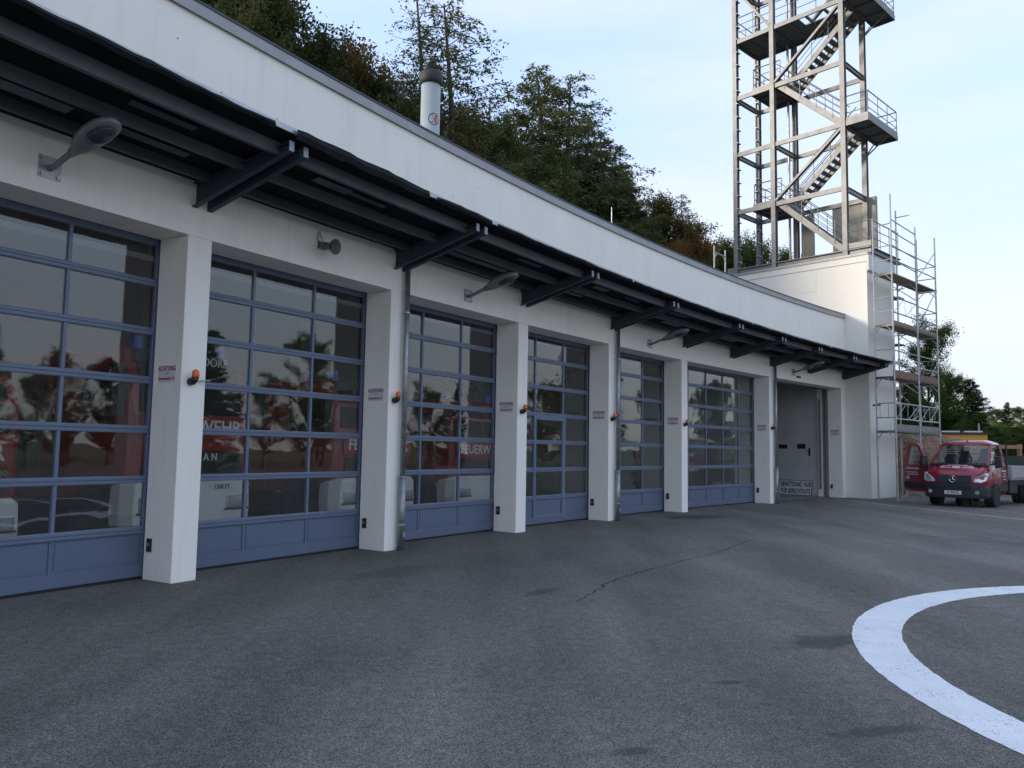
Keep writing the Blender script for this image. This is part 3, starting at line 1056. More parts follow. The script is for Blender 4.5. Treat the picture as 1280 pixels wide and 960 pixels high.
# ---------------------------------------------------------------- wall lamps (street lamp heads on short arms)
def make_lamp():
    L_ = thing('wall_lamp', 'x', 'lamp', frame_at(-1.73, 0, 4.59))
    m = MB()
    m.box(0, 0.012, -0.12, 0.12, -0.12, 0.12)
    pl = m.build('wall_plate', 'galvanised', L_, local=True, bevel=0.003)
    m = MB()
    for y in (-0.085, 0.085):
        for z in (-0.085, 0.085):
            m.tube([(0.012, y, z), (0.03, y, z)], 0.016, 6)
    m.build('bolts', 'flashing', pl, local=False if False else True)
    m = MB()
    m.tube([(0.01, 0, -0.01), (0.10, 0, 0.005), (0.46, 0, 0.115)], 0.032, 10)
    m.build('arm', 'lamp_grey', L_, local=True, smooth=True)
    # head: flattened shell, widest past the middle
    ax = Vector((math.cos(0.26), 0, math.sin(0.26)))
    az = Vector((-math.sin(0.26), 0, math.cos(0.26)))
    ori = Vector((0.40, 0, 0.095))

    def ring(u, hw, top, bot, n=16):
        o = []
        for k in range(n):
            a = 2 * math.pi * k / n
            zz = math.sin(a) * (top if math.sin(a) > 0 else bot)
            o.append(ori + ax * u + Vector((0, 1, 0)) * (hw * math.cos(a)) + az * zz)
        return o
    m = MB()
    m.loft([ring(0, 0.045, 0.05, 0.05), ring(0.10, 0.06, 0.06, 0.06), ring(0.15, 0.10, 0.085, 0.075), ring(0.28, 0.135, 0.115, 0.075), ring(0.42, 0.155, 0.12, 0.05),
            ring(0.56, 0.150, 0.105, 0.045), ring(0.66, 0.125, 0.08, 0.04), ring(0.73, 0.08, 0.05, 0.03), ring(0.76, 0.03, 0.02, 0.015)])
    m.build('lamp_head', 'lamp_grey', L_, local=True, smooth=True)
    m = MB()
    c = ori + ax * 0.50 - az * 0.040
    rings = []
    for rr, dd in ((1.0, 0.0), (0.92, 0.025), (0.65, 0.045), (0.3, 0.055)):
        rings.append([c - az * dd + ax * (0.19 * rr * math.cos(2 * math.pi * k / 18)) + Vector((0, 1, 0)) * (0.115 * rr * math.sin(2 * math.pi * k / 18)) for k in range(18)])
    m.loft(rings)
    m.build('lamp_cover', 'lamp_dark', L_, local=True, smooth=True)
    return L_
lamp0 = make_lamp()
LG = 'street lamp heads along the hall wall'
lamp0['group'] = LG
lamp0['label'] = 'grey lamp head on a short arm above the first gate left of the horn loudspeaker'
copy_tree(lamp0, frame_at(5.93, 0, 4.56), 'grey lamp head on a short arm on the bay right of the horn loudspeaker', LG)
copy_tree(lamp0, frame_at(13.48, 0, 4.54), 'grey lamp head on a short arm over the gate left of the widest gate', LG)
copy_tree(lamp0, frame_at(23.2, 0, 4.61), 'grey lamp head on a short arm above the open gate', LG)

# ---------------------------------------------------------------- horn loudspeaker
HN = thing('horn_loudspeaker', 'small grey horn loudspeaker bolted above a gate', 'loudspeaker', frame_at(2.22, 0, 4.66))
m = MB()
m.box(0, 0.015, -0.05, 0.05, -0.03, 0.08)
m.tube([(0.01, 0, 0.0), (0.08, 0, 0.0)], 0.014, 8)
m.tube([(0.01, -0.06, 0.08), (0.03, -0.07, 0.17), (0.03, -0.04, 0.22), (0.03, -0.02, 0.15), (0.08, 0.0, 0.02)], 0.006, 6)
m.build('mount', 'horn_grey', HN, local=True)
dx = Vector((0.985, 0.05, -0.16)).normalized()
dy = Vector((0, 1, 0))
dz = dx.cross(dy).normalized()
prof = [(-0.04, 0.05), (0.02, 0.062), (0.05, 0.06), (0.06, 0.045), (0.12, 0.055), (0.18, 0.075), (0.225, 0.105), (0.235, 0.118), (0.23, 0.112), (0.20, 0.085), (0.10, 0.035)]
m = MB()
o0 = Vector((0.08, 0, 0))
m.loft([circle_pts(o0 + dx * u, dy, dz, r, 20) for u, r in prof])
m.build('horn', 'horn_grey', HN, local=True, smooth=True)
m = MB()
m.tube([o0 + dx * 0.10, o0 + dx * 0.17], [0.032, 0.02], 10)
m.build('driver', 'lamp_dark', HN, local=True)

# ---------------------------------------------------------------- pillar furniture: beacons, notices, key boxes
PN = {1: 'the pillar left of the loudspeaker', 2: 'the downpipe pillar right of the loudspeaker', 3: 'the pillar left of the wicket door',
      4: 'the downpipe pillar right of the wicket door', 5: 'the pillar left of the widest gate', 6: 'the downpipe pillar left of the open gate', 7: 'the pillar right of the open gate'}
for i in range(1, 8):
    s = PS[i]
    if i < 7:
        bz = 2.52 if i < 6 else 2.60
        B = thing('warning_beacon', 'orange warning beacon on ' + PN[i], 'warning light', frame_at(s + 0.13, 0, bz), 'orange beacons on the pillars')
        m = MB()
        m.tube([(0, 0, -0.06), (0.05, 0, -0.055), (0.085, 0, -0.035), (0.10, 0, -0.005)], [0.05, 0.05, 0.046, 0.044], 12)
        m.build('base', 'black_plastic', B, local=True, smooth=True)
        m = MB()
        m.loft([circle_pts((0.10, 0, z), (1, 0, 0), (0, 1, 0), r, 14) for z, r in ((-0.01, 0.043), (0.03, 0.045), (0.06, 0.042), (0.08, 0.032), (0.09, 0.012))])
        m.build('dome', 'beacon_orange', B, local=True, smooth=True)
        if i in (1, 3, 5, 6):
            K = thing('light_barrier_arm', 'small black sensor arm on ' + PN[i], 'sensor', frame_at(s + 0.26, 0, bz - 0.05))
            m = MB()
            m.tube([(0, 0, 0), (0.05, 0, 0.01), (0.055, 0.16, 0.03)], 0.009, 6)
            m.build('arm', 'galvanised', K, local=True)
            m = MB()
            m.tube([(0.055, 0.13, 0.03), (0.055, 0.20, 0.035)], 0.022, 8)
            m.build('sensor_eye', 'black_plastic', K, local=True)
    a = head(s)
    h, n_ = HD(s), NM(s)
    # notice on the reveal, facing back along the yard
    Mn = basis(n_, (0, 0, 1), -h, FA(s, -0.28, 2.56) - h * 0.0)
    N_ = thing('warning_notice', 'red lettered notice on ' + PN[i], 'notice', Mn, 'warning notices on the pillar reveals')
    m = MB()
    m.box(-0.165, 0.165, -0.105, 0.105, 0, 0.004)
    m.build('plate', 'sign_grey' if i > 4 else 'sign_white' if i == 9 else 'sign_grey', N_, local=True)
    words('lettering', 'ACHTUNG', 0.082, 'text_red', N_, Matrix.Translation((0, 0.06, 0.0045)), 0.001, xs=0.86)
    words('lettering', 'Automatisches Tor', 0.058, 'text_red', N_, Matrix.Translation((0, -0.062, 0.0045)), 0.001, xs=0.72)
    m = MB()
    m.box(-0.03, 0.03, 0.0, 0.008, 0.004, 0.006)
    m.build('rule', 'text_black', N_, local=True)
    Mk = basis(n_, (0, 0, 1), -h, FA(s, -0.445, 0.43))
    K = thing('key_switch_box', 'dark switch box low on ' + PN[i], 'switch box', Mk, 'dark boxes low on the pillar reveals')
    m = MB()
    m.box(-0.045, 0.045, -0.082, 0.082, 0, 0.02)
    m.build('housing', 'black_plastic', K, local=True, bevel=0.006)
    m = MB()
    m.tube([(0, 0.01, 0.02), (0, 0.01, 0.03)], 0.022, 10)
    m.build('lock', 'lamp_grey', K, local=True)

# leaning board in the open bay
Msg = basis(JNN, (Vector((0, 0, 1)) * 0.985 + JH * 0.17).normalized(), (-JH * 0.985 + Vector((0, 0, 1)) * 0.17).normalized(), TW(-2.06, -0.25, 0.02))
SG = thing('leaning_sign', 'white board with black lettering leaning inside the open gate', 'sign', Msg)
m = MB()
m.box(-0.70, 0.70, 0.0, 0.58, -0.012, 0.0)
m.build('board', 'sign_white', SG, local=True)
m = MB()
for (x0, x1, y0, y1) in ((-0.715, 0.715, 0.58, 0.60), (-0.715, 0.715, -0.015, 0.0), (-0.715, -0.70, 0, 0.58), (0.70, 0.715, 0, 0.58)):
    m.box(x0, x1, y0, y1, -0.02, 0.008)
m.build('frame', 'text_black', SG, local=True)
words('lettering', 'BENÜTZUNG  NUR', 0.27, 'text_black', SG, Matrix.Translation((0.02, 0.42, 0.002)), 0.002, xs=0.56)
words('lettering', 'FÜR BERECHTIGTE', 0.27, 'text_black', SG, Matrix.Translation((0.02, 0.14, 0.002)), 0.002, xs=0.56)

# ---------------------------------------------------------------- on the hall roof
CH = thing('chimney_pipe', 'round steel flue with a sooty cap standing on the hall roof', 'chimney', frame_at(10.15, -5.0, 6.95))
m = MB()
m.tube([(0, 0, 0), (0, 0, 4.85)], 0.27, 28)
m.build('flue', 'chimney_steel', CH, local=True, smooth=False).data.shade_smooth()
m = MB()
m.loft([circle_pts((0, 0, z), (1, 0, 0), (0, 1, 0), r, 28) for z, r in ((4.80, 0.29), (4.92, 0.325), (5.12, 0.325), (5.15, 0.30), (5.15, 0.24), (4.95, 0.22))])
m.build('cap', 'soot', CH, local=True, smooth=True)
# round sticker wrapped on the flue, red mark in a ring
inv = WM[CH.name].inverted()
tocam = (inv @ CAMP)
ang0 = math.atan2(tocam.y, tocam.x) + 0.42
m = MB()
ns = 22
R_ = 0.2725
def wrap(a, z, r=R_):
    return Vector((r * math.cos(ang0 + a), r * math.sin(ang0 + a), z))
zc0 = 3.75
vo_ = [wrap(0.17 * math.cos(2 * math.pi * k / ns) / 0.27, zc0 + 0.17 * math.sin(2 * math.pi * k / ns)) for k in range(ns)]
vi_ = [wrap(0.15 * math.cos(2 * math.pi * k / ns) / 0.27, zc0 + 0.15 * math.sin(2 * math.pi * k / ns)) for k in range(ns)]
m.add(vo_ + vi_, [(k, (k + 1) % ns, ns + (k + 1) % ns, ns + k) for k in range(ns)])
m.build('emblem_ring', 'text_black', CH, local=True)
m = MB()
def patch(poly):
    vs = [wrap(-x / 0.27, zc0 + z, R_ + 0.001) for x, z in poly]
    m.add(vs, [tuple(range(len(vs)))])
patch([(-0.09, -0.11), (-0.02, -0.11), (-0.02, 0.11), (-0.09, 0.11)])
patch([(-0.02, -0.02), (0.05, 0.11), (0.12, 0.11), (0.02, 0.0)])
patch([(-0.02, 0.02), (0.02, 0.0), (0.12, -0.11), (0.05, -0.11)])
mat('emblem_red', (0.55, 0.03, 0.03), 0.4)
m.build('emblem_mark', 'emblem_red', CH, local=True)

RD = thing('lightning_rod', 'thin lightning rod standing on the parapet', 'lightning rod', frame_at(11.67, -0.1, HP + 0.2))
m = MB()
m.tube([(0, 0, 0), (0, 0, 0.45)], 0.012, 6)
m.tube([(0, 0, 0), (0, 0, 0.06)], 0.03, 8)
m.build('rod', 'galvanised', RD, local=True)
for k, (s, t, lb) in enumerate(((20.7, -1.5, 'galvanised scaffold frame standing on the hall roof beside the steel tower'),)):
    RF = thing('scaffold_frame', lb, 'scaffold frame', frame_at(s, t, 6.95))
    for y in (-0.40, 0.40):
        m = MB()
        m.tube([(0, y, 0), (0, y, 1.95)], 0.028, 8)
        m.build('upright', 'galvanised', RF, local=True)
    m = MB()
    m.tube([(0, -0.4, 1.72), (0, 0.4, 1.72)], 0.024, 8)
    m.tube([(0, -0.4, 1.5), (0, -0.2, 1.72)], 0.016, 6)
    m.tube([(0, 0.4, 1.5), (0, 0.2, 1.72)], 0.016, 6)
    m.build('crossbar', 'galvanised', RF, local=True)

# ---------------------------------------------------------------- plastered base block of the tower
TB = thing('tower_base', 'tall cream plastered block carrying the steel tower at the hall end', 'building', M_TOW)
m = MB()
m.box(-7.2, 0.95, 0.0, 2.66, 0.0, 9.32)
m.build('wall', 'plaster_cream', TB, local=True, bevel=0.01)
m = MB()
m.box(-7.2, 0.965, -0.015, 2.675, 9.335, 9.60)
m.build('cornice', 'plaster_cream', TB, local=True, bevel=0.006)
m = MB()
m.box(-7.25, 1.0, -0.05, 2.7, 9.602, 9.70)
m.build('flashing', 'coping', TB, local=True)
m = MB()
m.box(-4.0, -3.2, -0.012, -0.001, 8.75, 9.31)
m.build('patch_panel', 'plaster_cream', TB, local=True)
m = MB()
m.box(-1.72, -1.12, -0.012, -0.001, 8.42, 9.31)
m.build('patch_panel', 'plaster_cream', TB, local=True)
m = MB()
m.box(0.967, 1.03, -0.02, 2.70, 8.98, 9.598)
m.build('fascia_panel', 'sign_grey', TB, local=True)
m = MB()
m.box(0.952, 0.985, -0.012, 2.67, 8.93, 8.978)
m.build('fascia_strip', 'coping', TB, local=True)

# ---------------------------------------------------------------- steel stair tower
ST = thing('steel_stair_tower', 'galvanised steel lattice tower with zigzag stairs and side landings', 'tower', M_TOW @ Matrix.Translation((0, 0, 9.71)))
def P(t, w, z):
    return Vector((t, w, z - 9.71))
LV = [10.03, 12.70, 15.40, 18.08, 20.80, 23.50, 26.20]
WN, WF = 0.35, 2.38
TP = [-4.98, -3.13, 0.0]
ZT = 27.2
for w in (WN, WF):
    for t in TP:
        m = MB()
        m.hbeam(P(t, w, 9.72), P(t, w, ZT), 0.20, 0.22, (0, 1, 0))
        m.build('post', 'tower_steel', ST, local=True)
for w in (WN, WF):
    m = MB()
    m.hbeam(P(TP[0] - 0.3, w, 9.86), P(1.0, w, 9.86), 0.22, 0.24, (0, 0, 1))
    m.build('base_beam', 'tower_steel', ST, local=True)
m = MB()
m.hbeam(P(0.95, WN, 9.86), P(0.95, 3.3, 9.86), 0.20, 0.24, (0, 0, 1))
m.build('base_beam', 'tower_steel', ST, local=True)
m = MB()
m.box(TP[0] - 0.2, 0.95, WN - 0.02, 3.2, 9.99 - 9.71, 10.02 - 9.71)
m.build('base_grating', 'tower_deck', ST, local=True)
for li, z in enumerate(LV[1:-1], 1):
    for w in (WN, WF):
        for (a, b) in ((TP[0] + 0.11, TP[1] - 0.11), (TP[1] + 0.11, TP[2] - 0.11)):
            m = MB()
            m.channel(P(a, w - (0.06 if w == WN else -0.0), z - 0.09), P(b, w - (0.06 if w == WN else -0.0), z - 0.09), 0.08, 0.20, (0, 1, 0))
            m.build('beam', 'tower_steel', ST, local=True)
    for t in TP:
        m = MB()
        m.hbeam(P(t, WN + 0.11, z - 0.09), P(t, WF - 0.11, z - 0.09), 0.12, 0.20, (0, 0, 1))
        m.build('cross_beam', 'tower_steel', ST, local=True)
# diagonal braces in the near and far faces
def brace(a, b, w=0.10, d=0.17):
    m = MB()
    m.hbeam(a, b, w, d, (0, 1, 0), 0.014)
    m.build('brace', 'tower_steel', ST, local=True)
for (za, zb) in ((LV[1], LV[2]), (LV[3], LV[4]), (LV[5], LV[6])):
    brace(P(TP[1] + 0.12, WN - 0.03, za + 0.06), P(TP[2] - 0.12, WN - 0.03, zb - 0.28))
for (za, zb) in ((LV[4], LV[5]),):
    brace(P(TP[1] - 0.12, WN - 0.03, za + 0.06), P(TP[0] + 0.12, WN - 0.03, zb - 0.28))
brace(P(TP[1] + 0.12, WF + 0.02, LV[4] + 0.1), P(TP[2] - 0.12, WF + 0.02, LV[5] - 0.3))

def railing(pts, parent, name='railing', hgt=1.05, posts=True):
    m = MB()
    pts = [Vector(p) for p in pts]
    for i in range(len(pts) - 1):
        a, b = pts[i], pts[i + 1]
        for k, hz in enumerate((hgt, hgt * 0.66, hgt * 0.33)):
            m.tube([a + Vector((0, 0, hz)), b + Vector((0, 0, hz))], 0.024 if k == 0 else 0.016, 6)
        n = max(1, int(round((b - a).length / 1.0)))
        for j in range(n + 1):
            q = a.lerp(b, j / n)
            m.bar(q, q + Vector((0, 0, hgt)), 0.045, 0.02, (1, 0, 0))
    return m.build(name, 'tower_steel', parent, local=True)

def landing(t0, t1, w0, w1, z, rails):
    m = MB()
    m.box(t0, t1, w0, w1, z - 0.04 - 9.71, z - 9.71)
    for w in (w0 + 0.35 * (w1 - w0), w0 + 0.7 * (w1 - w0)):
        m.box(t0, t1, w - 0.04, w + 0.04, z - 0.14 - 9.71, z - 0.042 - 9.71)
    lo = m.build('landing', 'tower_deck', ST, local=True)
    m = MB()
    zz = z - 9.71
    for (a, b) in (((t0, w0), (t1, w0)), ((t1, w0), (t1, w1)), ((t1, w1), (t0, w1)), ((t0, w1), (t0, w0))):
        d = Vector((b[0] - a[0], b[1] - a[1], 0)).normalized() * 0.0
        m.bar(Vector((a[0], a[1], zz - 0.10)), Vector((b[0], b[1], zz - 0.10)), 0.05, 0.20)
        m.bar(Vector((a[0], a[1], zz + 0.08)), Vector((b[0], b[1], zz + 0.08)), 0.016, 0.14)
    m.build('edge_beam', 'tower_steel', ST, local=True)
    railing([P(*q, z) for q in rails], ST)

def flight(t0, z0, t1, z1, w0, w1):
    """one straight stair flight"""
    a, b = P(t0, 0, z0), P(t1, 0, z1)
    fl = part_empty('stair_flight', ST)
    for w, op in ((w0, 1), (w1, -1)):
        m = MB()
        m.channel(Vector((a.x, w, a.z)), Vector((b.x, w, b.z)), 0.06, 0.24, (0, op, 0), 0.012)
        m.build('stringer', 'tower_steel', fl, local=True)
    n = 13
    sg = 1 if t1 > t0 else -1
    me = None
    for i in range(1, n):
        q = a.lerp(b, i / n)
        if me is None:
            k = MB()
            k.box(-0.13, 0.13, 0.005 - (w1 - w0) / 2, (w1 - w0) / 2 - 0.005, -0.035, 0.0)
            me = k.mesh('tread')
        link('tread', me, 'tower_deck', fl, Matrix.Translation((q.x, (w0 + w1) / 2, q.z + 0.05)))
    for w in (w0, w1):
        m = MB()
        for hz in (0.95, 0.66, 0.37):
            m.tube([Vector((a.x, w, a.z + hz)), Vector((b.x, w, b.z + hz))], 0.02 if hz > 0.9 else 0.014, 6)
        for j in range(4):
            q = a.lerp(b, (j + 0.5) / 4)
            m.bar(Vector((q.x, w, q.z)), Vector((q.x, w, q.z + 0.95)), 0.04, 0.016, (1, 0, 0))
        m.build('handrail', 'tower_steel', fl, local=True)

for k in range(3):
    L0, L1, L2 = LV[2 * k], LV[2 * k + 1], LV[min(2 * k + 2, 6)]
    flight(-0.1, L0 + 0.02, -2.95, L1 - 0.04, WN + 0.02, WN + 0.88)
    landing(-4.15, -2.75, WN + 0.03, WF - 0.05, L1, [(-2.8, WN + 0.05), (-4.1, WN + 0.05), (-4.1, WF - 0.08), (-2.8, WF - 0.08)])
    flight(-2.9, L1 + 0.02, 0.15, L2 - 0.04, WF - 1.10, WF - 0.22)
    if k < 2 or True:
        landing(0.12, 1.02, WN - 0.05, 3.32, L2, [(0.1, WN - 0.03), (1.0, WN - 0.03), (1.0, 3.30), (0.1, 3.30)])
        m = MB()
        m.tube([P(0.1, WF + 0.12, L2 - 0.75), P(0.1, 3.1, L2 - 0.2)], 0.03, 6)
        m.tube([P(0.95, WF + 0.12, L2 - 0.2), P(0.0, WF + 0.12, L2 - 0.9)], 0.03, 6)
        m.build('strut', 'tower_steel', ST, local=True)
# full floor at the upper level
z = LV[4]
m = MB()
m.box(TP[0], TP[2], WN + 0.9, WF - 0.02, z - 0.045 - 9.71, z - 0.005 - 9.71)
m.box(TP[0], TP[1], WN + 0.03, WN + 0.89, z - 0.045 - 9.71, z - 0.005 - 9.71)
m.box(TP[1], -2.0, WN + 0.03, WN + 0.89, z - 0.045 - 9.71, z - 0.005 - 9.71)
for t in (-4.4, -3.7, -2.4, -1.6, -0.8):
    m.box(t - 0.04, t + 0.04, WN + 0.1, WF - 0.1, z - 0.16 - 9.71, z - 0.047 - 9.71)
m.build('floor_plate', 'tower_deck', ST, local=True)
railing([P(TP[1] + 0.1, WN - 0.04, z), P(TP[2] - 0.1, WN - 0.04, z)], ST)
railing([P(TP[0] + 0.1, WN - 0.04, z), P(TP[1] - 0.1, WN - 0.04, z)], ST)
railing([P(TP[0] - 0.04, WN, z), P(TP[0] - 0.04, WF, z)], ST)
railing([P(0.12, WN - 0.03, LV[0]), P(1.0, WN - 0.03, LV[0]), P(1.0, 3.1, LV[0])], ST)
m = MB()
m.box(0.1, 1.02, WN - 0.055, WN - 0.04, LV[0] - 9.71, LV[0] + 0.22 - 9.71)
m.build('kick_plate', 'tower_steel', ST, local=True)
# climbing cleats on the end posts and the rising main beside the middle post
m = MB()
m.box(-0.05, 0.05, -0.15, 0.15, -0.012, 0.012)
cl = m.mesh('cleat')
for w in (WN, WF - 0.28):
    for k in range(26):
        zz = 10.3 + 0.62 * k
        link('cleat', cl, 'galvanised', ST, Matrix.Translation(P(TP[0] + 0.10, w + 0.05, zz)))
m = MB()
m.tube([P(TP[1] - 0.14, WF - 0.35, 9.75), P(TP[1] - 0.14, WF - 0.35, ZT)], 0.055, 10)
m.build('riser_pipe', 'galvanised', ST, local=True)
m = MB()
m.channel(P(TP[0] + 0.02, WF - 0.28, 9.75), P(TP[0] + 0.02, WF - 0.28, ZT), 0.05, 0.10, (1, 0, 0))
m.build('ladder_rail', 'tower_deck', ST, local=True)
m = MB()
m.box(TP[0] - 0.42, TP[0] + 0.1, WN - 0.12, WN + 0.2, 0.0, 0.36)
m.build('base_shoe', 'tower_steel', ST, local=True)

# precast concrete slabs standing on the base behind the posts
for (t0, t1, z1, nm) in ((-1.50, 0.38, 12.68, 'large weathered concrete slab standing upright behind the tower posts'), (-2.95, -2.40, 12.5, 'narrow weathered concrete slab standing beside the stair foot')):
    m = MB()
    m.hexa([TW(t0, 2.46, 10.03), TW(t1, 2.46, 10.03), TW(t1, 2.66, 10.03), TW(t0, 2.66, 10.03), TW(t0, 2.46, z1 - 0.08), TW(t1, 2.46, z1 + 0.03), TW(t1, 2.66, z1 + 0.03), TW(t0, 2.66, z1 - 0.08)])
    tag(m.build('concrete_slab', 'concrete', None, bevel=0.015), nm, 'concrete slab')

# ---------------------------------------------------------------- scaffolding round the block's outer corner
SF = thing('scaffolding', 'galvanised facade scaffolding with plank decks against the tower base', 'scaffolding', M_TOW)
QI, QO = 1.27, 2.00
DK = [2.62, 4.68, 6.70, 8.70]
def pole(t, w, z0, z1, r=0.032):
    m = MB()
    m.tube([(t, w, z0 + 0.02), (t, w, z1)], r, 8)
    m.tube([(t, w, z0 + 0.015), (t, w, z0 + 0.30)], r * 0.7, 6)
    for zz in DK:
        if zz + 0.1 < z1:
            m.tube([(t, w, zz - 0.12), (t, w, zz + 0.02)], r * 1.35, 8)
    m.box(t - 0.08, t + 0.08, w - 0.08, w + 0.08, 0.004, 0.016)
    m.build('standard', 'galvanised', SF, local=True)
HW = [-0.28, 2.20, 4.42]
pole(QI, HW[0] + 0.12, 0, 10.95)
pole(QO, HW[0], 0, 11.75)
pole(QI, HW[1], 0, 11.8)
pole(QO, HW[1], 0, 10.95)
pole(QI, HW[2], 0, 11.0)
pole(QO, HW[2], 0, 10.95)
RET = [(-0.9,), (-3.2,)]
for t in (-0.9, -3.2):
    pole(t, 2.98, 0, 10.9)
    pole(t, 3.70, 0, 10.9)
def rod(a, b, nm='ledger', r=0.026):
    m = MB()
    m.tube([a, b], r, 6)
    m.build(nm, 'galvanised', SF, local=True)
for z in DK:
    for w in HW:
        wi = w + (0.12 if w == HW[0] else 0)
        m = MB()
        m.tube([(QI, wi, z - 0.06), (QO, w, z - 0.06)], 0.024, 8)
        m.tube([(QI, wi, z - 0.34), (QI + 0.26, w, z - 0.06)], 0.015, 6)
        m.tube([(QO, w, z - 0.34), (QO - 0.26, w, z - 0.06)], 0.015, 6)
        m.build('transom', 'galvanised', SF, local=True)
for li, z in enumerate(DK):
    mm = ('plank_grey', 'plank_red', 'plank', 'plank')[li]
    for k in range(2):
        a, b = HW[k] + 0.02, HW[k + 1] - 0.02
        for j in range(2):
            t0 = QI + 0.06 + j * 0.325
            m = MB()
            m.box(t0, t0 + 0.31, a, b, z - 0.035, z + 0.012)
            m.build('plank', mm, SF, local=True, bevel=0.004)
        if li < 3:
            m = MB()
            m.box(QO - 0.05, QO - 0.02, a, b, z + 0.015, z + (0.26 if li < 2 else 0.15))
            m.build('toe_board', mm, SF, local=True, bevel=0.004)
    for j in range(2):
        w0 = 3.02 + j * 0.34
        m = MB()
        m.box(-3.2, 1.0, w0, w0 + 0.31, z - 0.38, z - 0.335)
        m.build('plank', mm, SF, local=True)
    m = MB()
    for t in (-0.9, -3.2):
        m.tube([(t, 2.98, z - 0.40), (t, 3.70, z - 0.40)], 0.024, 6)
    m.build('transom', 'galvanised', SF, local=True)
for li, z in enumerate(DK):
    for k in range(2):
        if li == 0 or li == 2 and k == 0:
            # lattice guard frame
            for hz in (0.45, 1.05):
                rod((QO, HW[k], z + hz), (QO, HW[k + 1], z + hz))
            n = 4
            m = MB()
            for j in range(1, n):
                w = HW[k] + (HW[k + 1] - HW[k]) * j / n
                m.tube([(QO, w, z + 0.45), (QO, w, z + 1.05)], 0.012, 6)
            m.tube([(QO, HW[k] + 0.1, z + 0.45), (QO, HW[k] + 1.1, z + 1.05)], 0.012, 6)
            m.tube([(QO, HW[k + 1] - 1.2, z + 0.45), (QO, HW[k + 1] - 0.1, z + 1.05)], 0.012, 6)
            m.build('guard_frame', 'galvanised', SF, local=True)
        else:
            rod((QO, HW[k], z + 0.5), (QO, HW[k + 1], z + 0.5), 'guard_rail', 0.023)
            rod((QO, HW[k], z + 1.0), (QO, HW[k + 1], z + 1.0), 'guard_rail', 0.023)
    # guard across the end facing the gate
    for hz in (0.5, 1.05):
        rod((QI, HW[0] + 0.12, z + hz), (QO, HW[0], z + hz), 'guard_rail', 0.021)
    for hz in (0.5, 1.0):
        rod((QI, HW[2], z + hz), (QO, HW[2], z + hz), 'guard_rail', 0.021)
    rod((1.0, 3.72, z + 0.6), (-3.2, 3.72, z + 0.6), 'guard_rail', 0.023)
    rod((1.0, 3.72, z + 0.1), (-3.2, 3.72, z + 0.1), 'guard_rail', 0.023)
    rod((QI, HW[2], z - 0.4), (-0.9, 3.70, z + 1.4), 'diagonal', 0.02)
    rod((QO, HW[1], z + 0.05), (QO, HW[2], z + 1.95 if li < 3 else z + 1.6), 'diagonal', 0.02) if li in (2, 3) else None
for hz in (0.55, 1.05):
    m = MB()
    w = 0.2 if hz < 1 else 0.62
    m.tube([(QI + w * 0.75, HW[0] + 0.06, DK[0] + 0.5), (QI + w * 0.75, HW[0] + 0.06, DK[0] + 1.05)], 0.012, 6)
    m.build('guard_frame', 'galvanised', SF, local=True)
rod((QI, HW[0] + 0.12, 10.6), (QO, HW[0], 10.6), 'guard_rail', 0.023)
rod((QI, HW[1], 11.5), (QO - 0.2, HW[1], 11.5), 'guard_rail', 0.023)
for z in (9.2, 9.75, 10.3, 10.75):
    rod((QO, HW[0], z), (QO, HW[1], z - 0.1), 'guard_rail', 0.021)
m = MB()
m.tube([(QI - 0.12, HW[0] + 0.05, 3.6), (QI + 0.12, HW[0] + 0.2, 3.62)], 0.03, 8)
m.build('wall_tie', 'black_plastic', SF, local=True)
# plastic sheeting lumps at the foot
m = MB()
rg = random.Random(5)
rings = []
for i in range(15):
    w = -0.5 + i * 0.14
    r = 0.07 + rg.uniform(0, 0.06)
    rings.append([Vector((1.15 + rg.uniform(-0.03, 0.03) + 0.16 * math.cos(a), w, 0.004 + max(0, r * math.sin(a)))) for a in (0, 0.6, 1.2, 1.8, 2.5, 3.14)])
m.loft(rings)
tag(m.build('crumpled_tarpaulin', 'black_plastic', None, smooth=False), 'crumpled dark sheeting lying at the foot of the scaffolding', 'tarpaulin')

# ---------------------------------------------------------------- aluminium step ladder
LD = thing('step_ladder', 'aluminium step ladder standing open behind the red van door', 'ladder', M_TOW @ Matrix.Translation((1.50, 3.2, 0)) @ Matrix.Rotation(-1.45, 4, 'Z'))
for sgn in (-1, 1):
    m = MB()
    m.bar((0.62, sgn * 0.28, 0.006), (0.02, sgn * 0.17, 2.05), 0.06, 0.03)
    m.build('rail', 'aluminium', LD, local=True)
    m = MB()
    m.bar((-0.62, sgn * 0.26, 0.006), (-0.02, sgn * 0.17, 2.05), 0.045, 0.025)
    m.build('rear_rail', 'aluminium', LD, local=True)
for i in range(7):
    f = (i + 0.7) / 7.6
    x, w = 0.62 - 0.60 * f, 0.28 - 0.11 * f
    m = MB()
    m.box(x - 0.06, x + 0.06, -w, w, 2.05 * f - 0.02, 2.05 * f + 0.012)
    m.build('step', 'aluminium', LD, local=True)
for f in (0.12, 0.85):
    m = MB()
    w = 0.26 - 0.09 * f
    m.bar((-0.62 + 0.6 * f, -w, 2.05 * f), (-0.62 + 0.6 * f, w, 2.05 * f), 0.03, 0.03)
    m.build('cross_brace', 'aluminium', LD, local=True)

# ---------------------------------------------------------------- dark red flatbed van
VM = M_TOW @ basis((0, -1, 0), (1, 0, 0), (0, 0, 1), (4.43, -0.87, 0))      # x forward, y to the driver's side, z up
VAN = thing('flatbed_van', 'dark red flatbed van with its passenger door open beside the scaffolding', 'van', VM)
def ring_yz(x, prof):
    """closed ring from a half profile [(y, z) bottom to top], mirrored"""
    return [Vector((x, y, z)) for y, z in prof] + [Vector((x, -y, z)) for y, z in reversed(prof)]
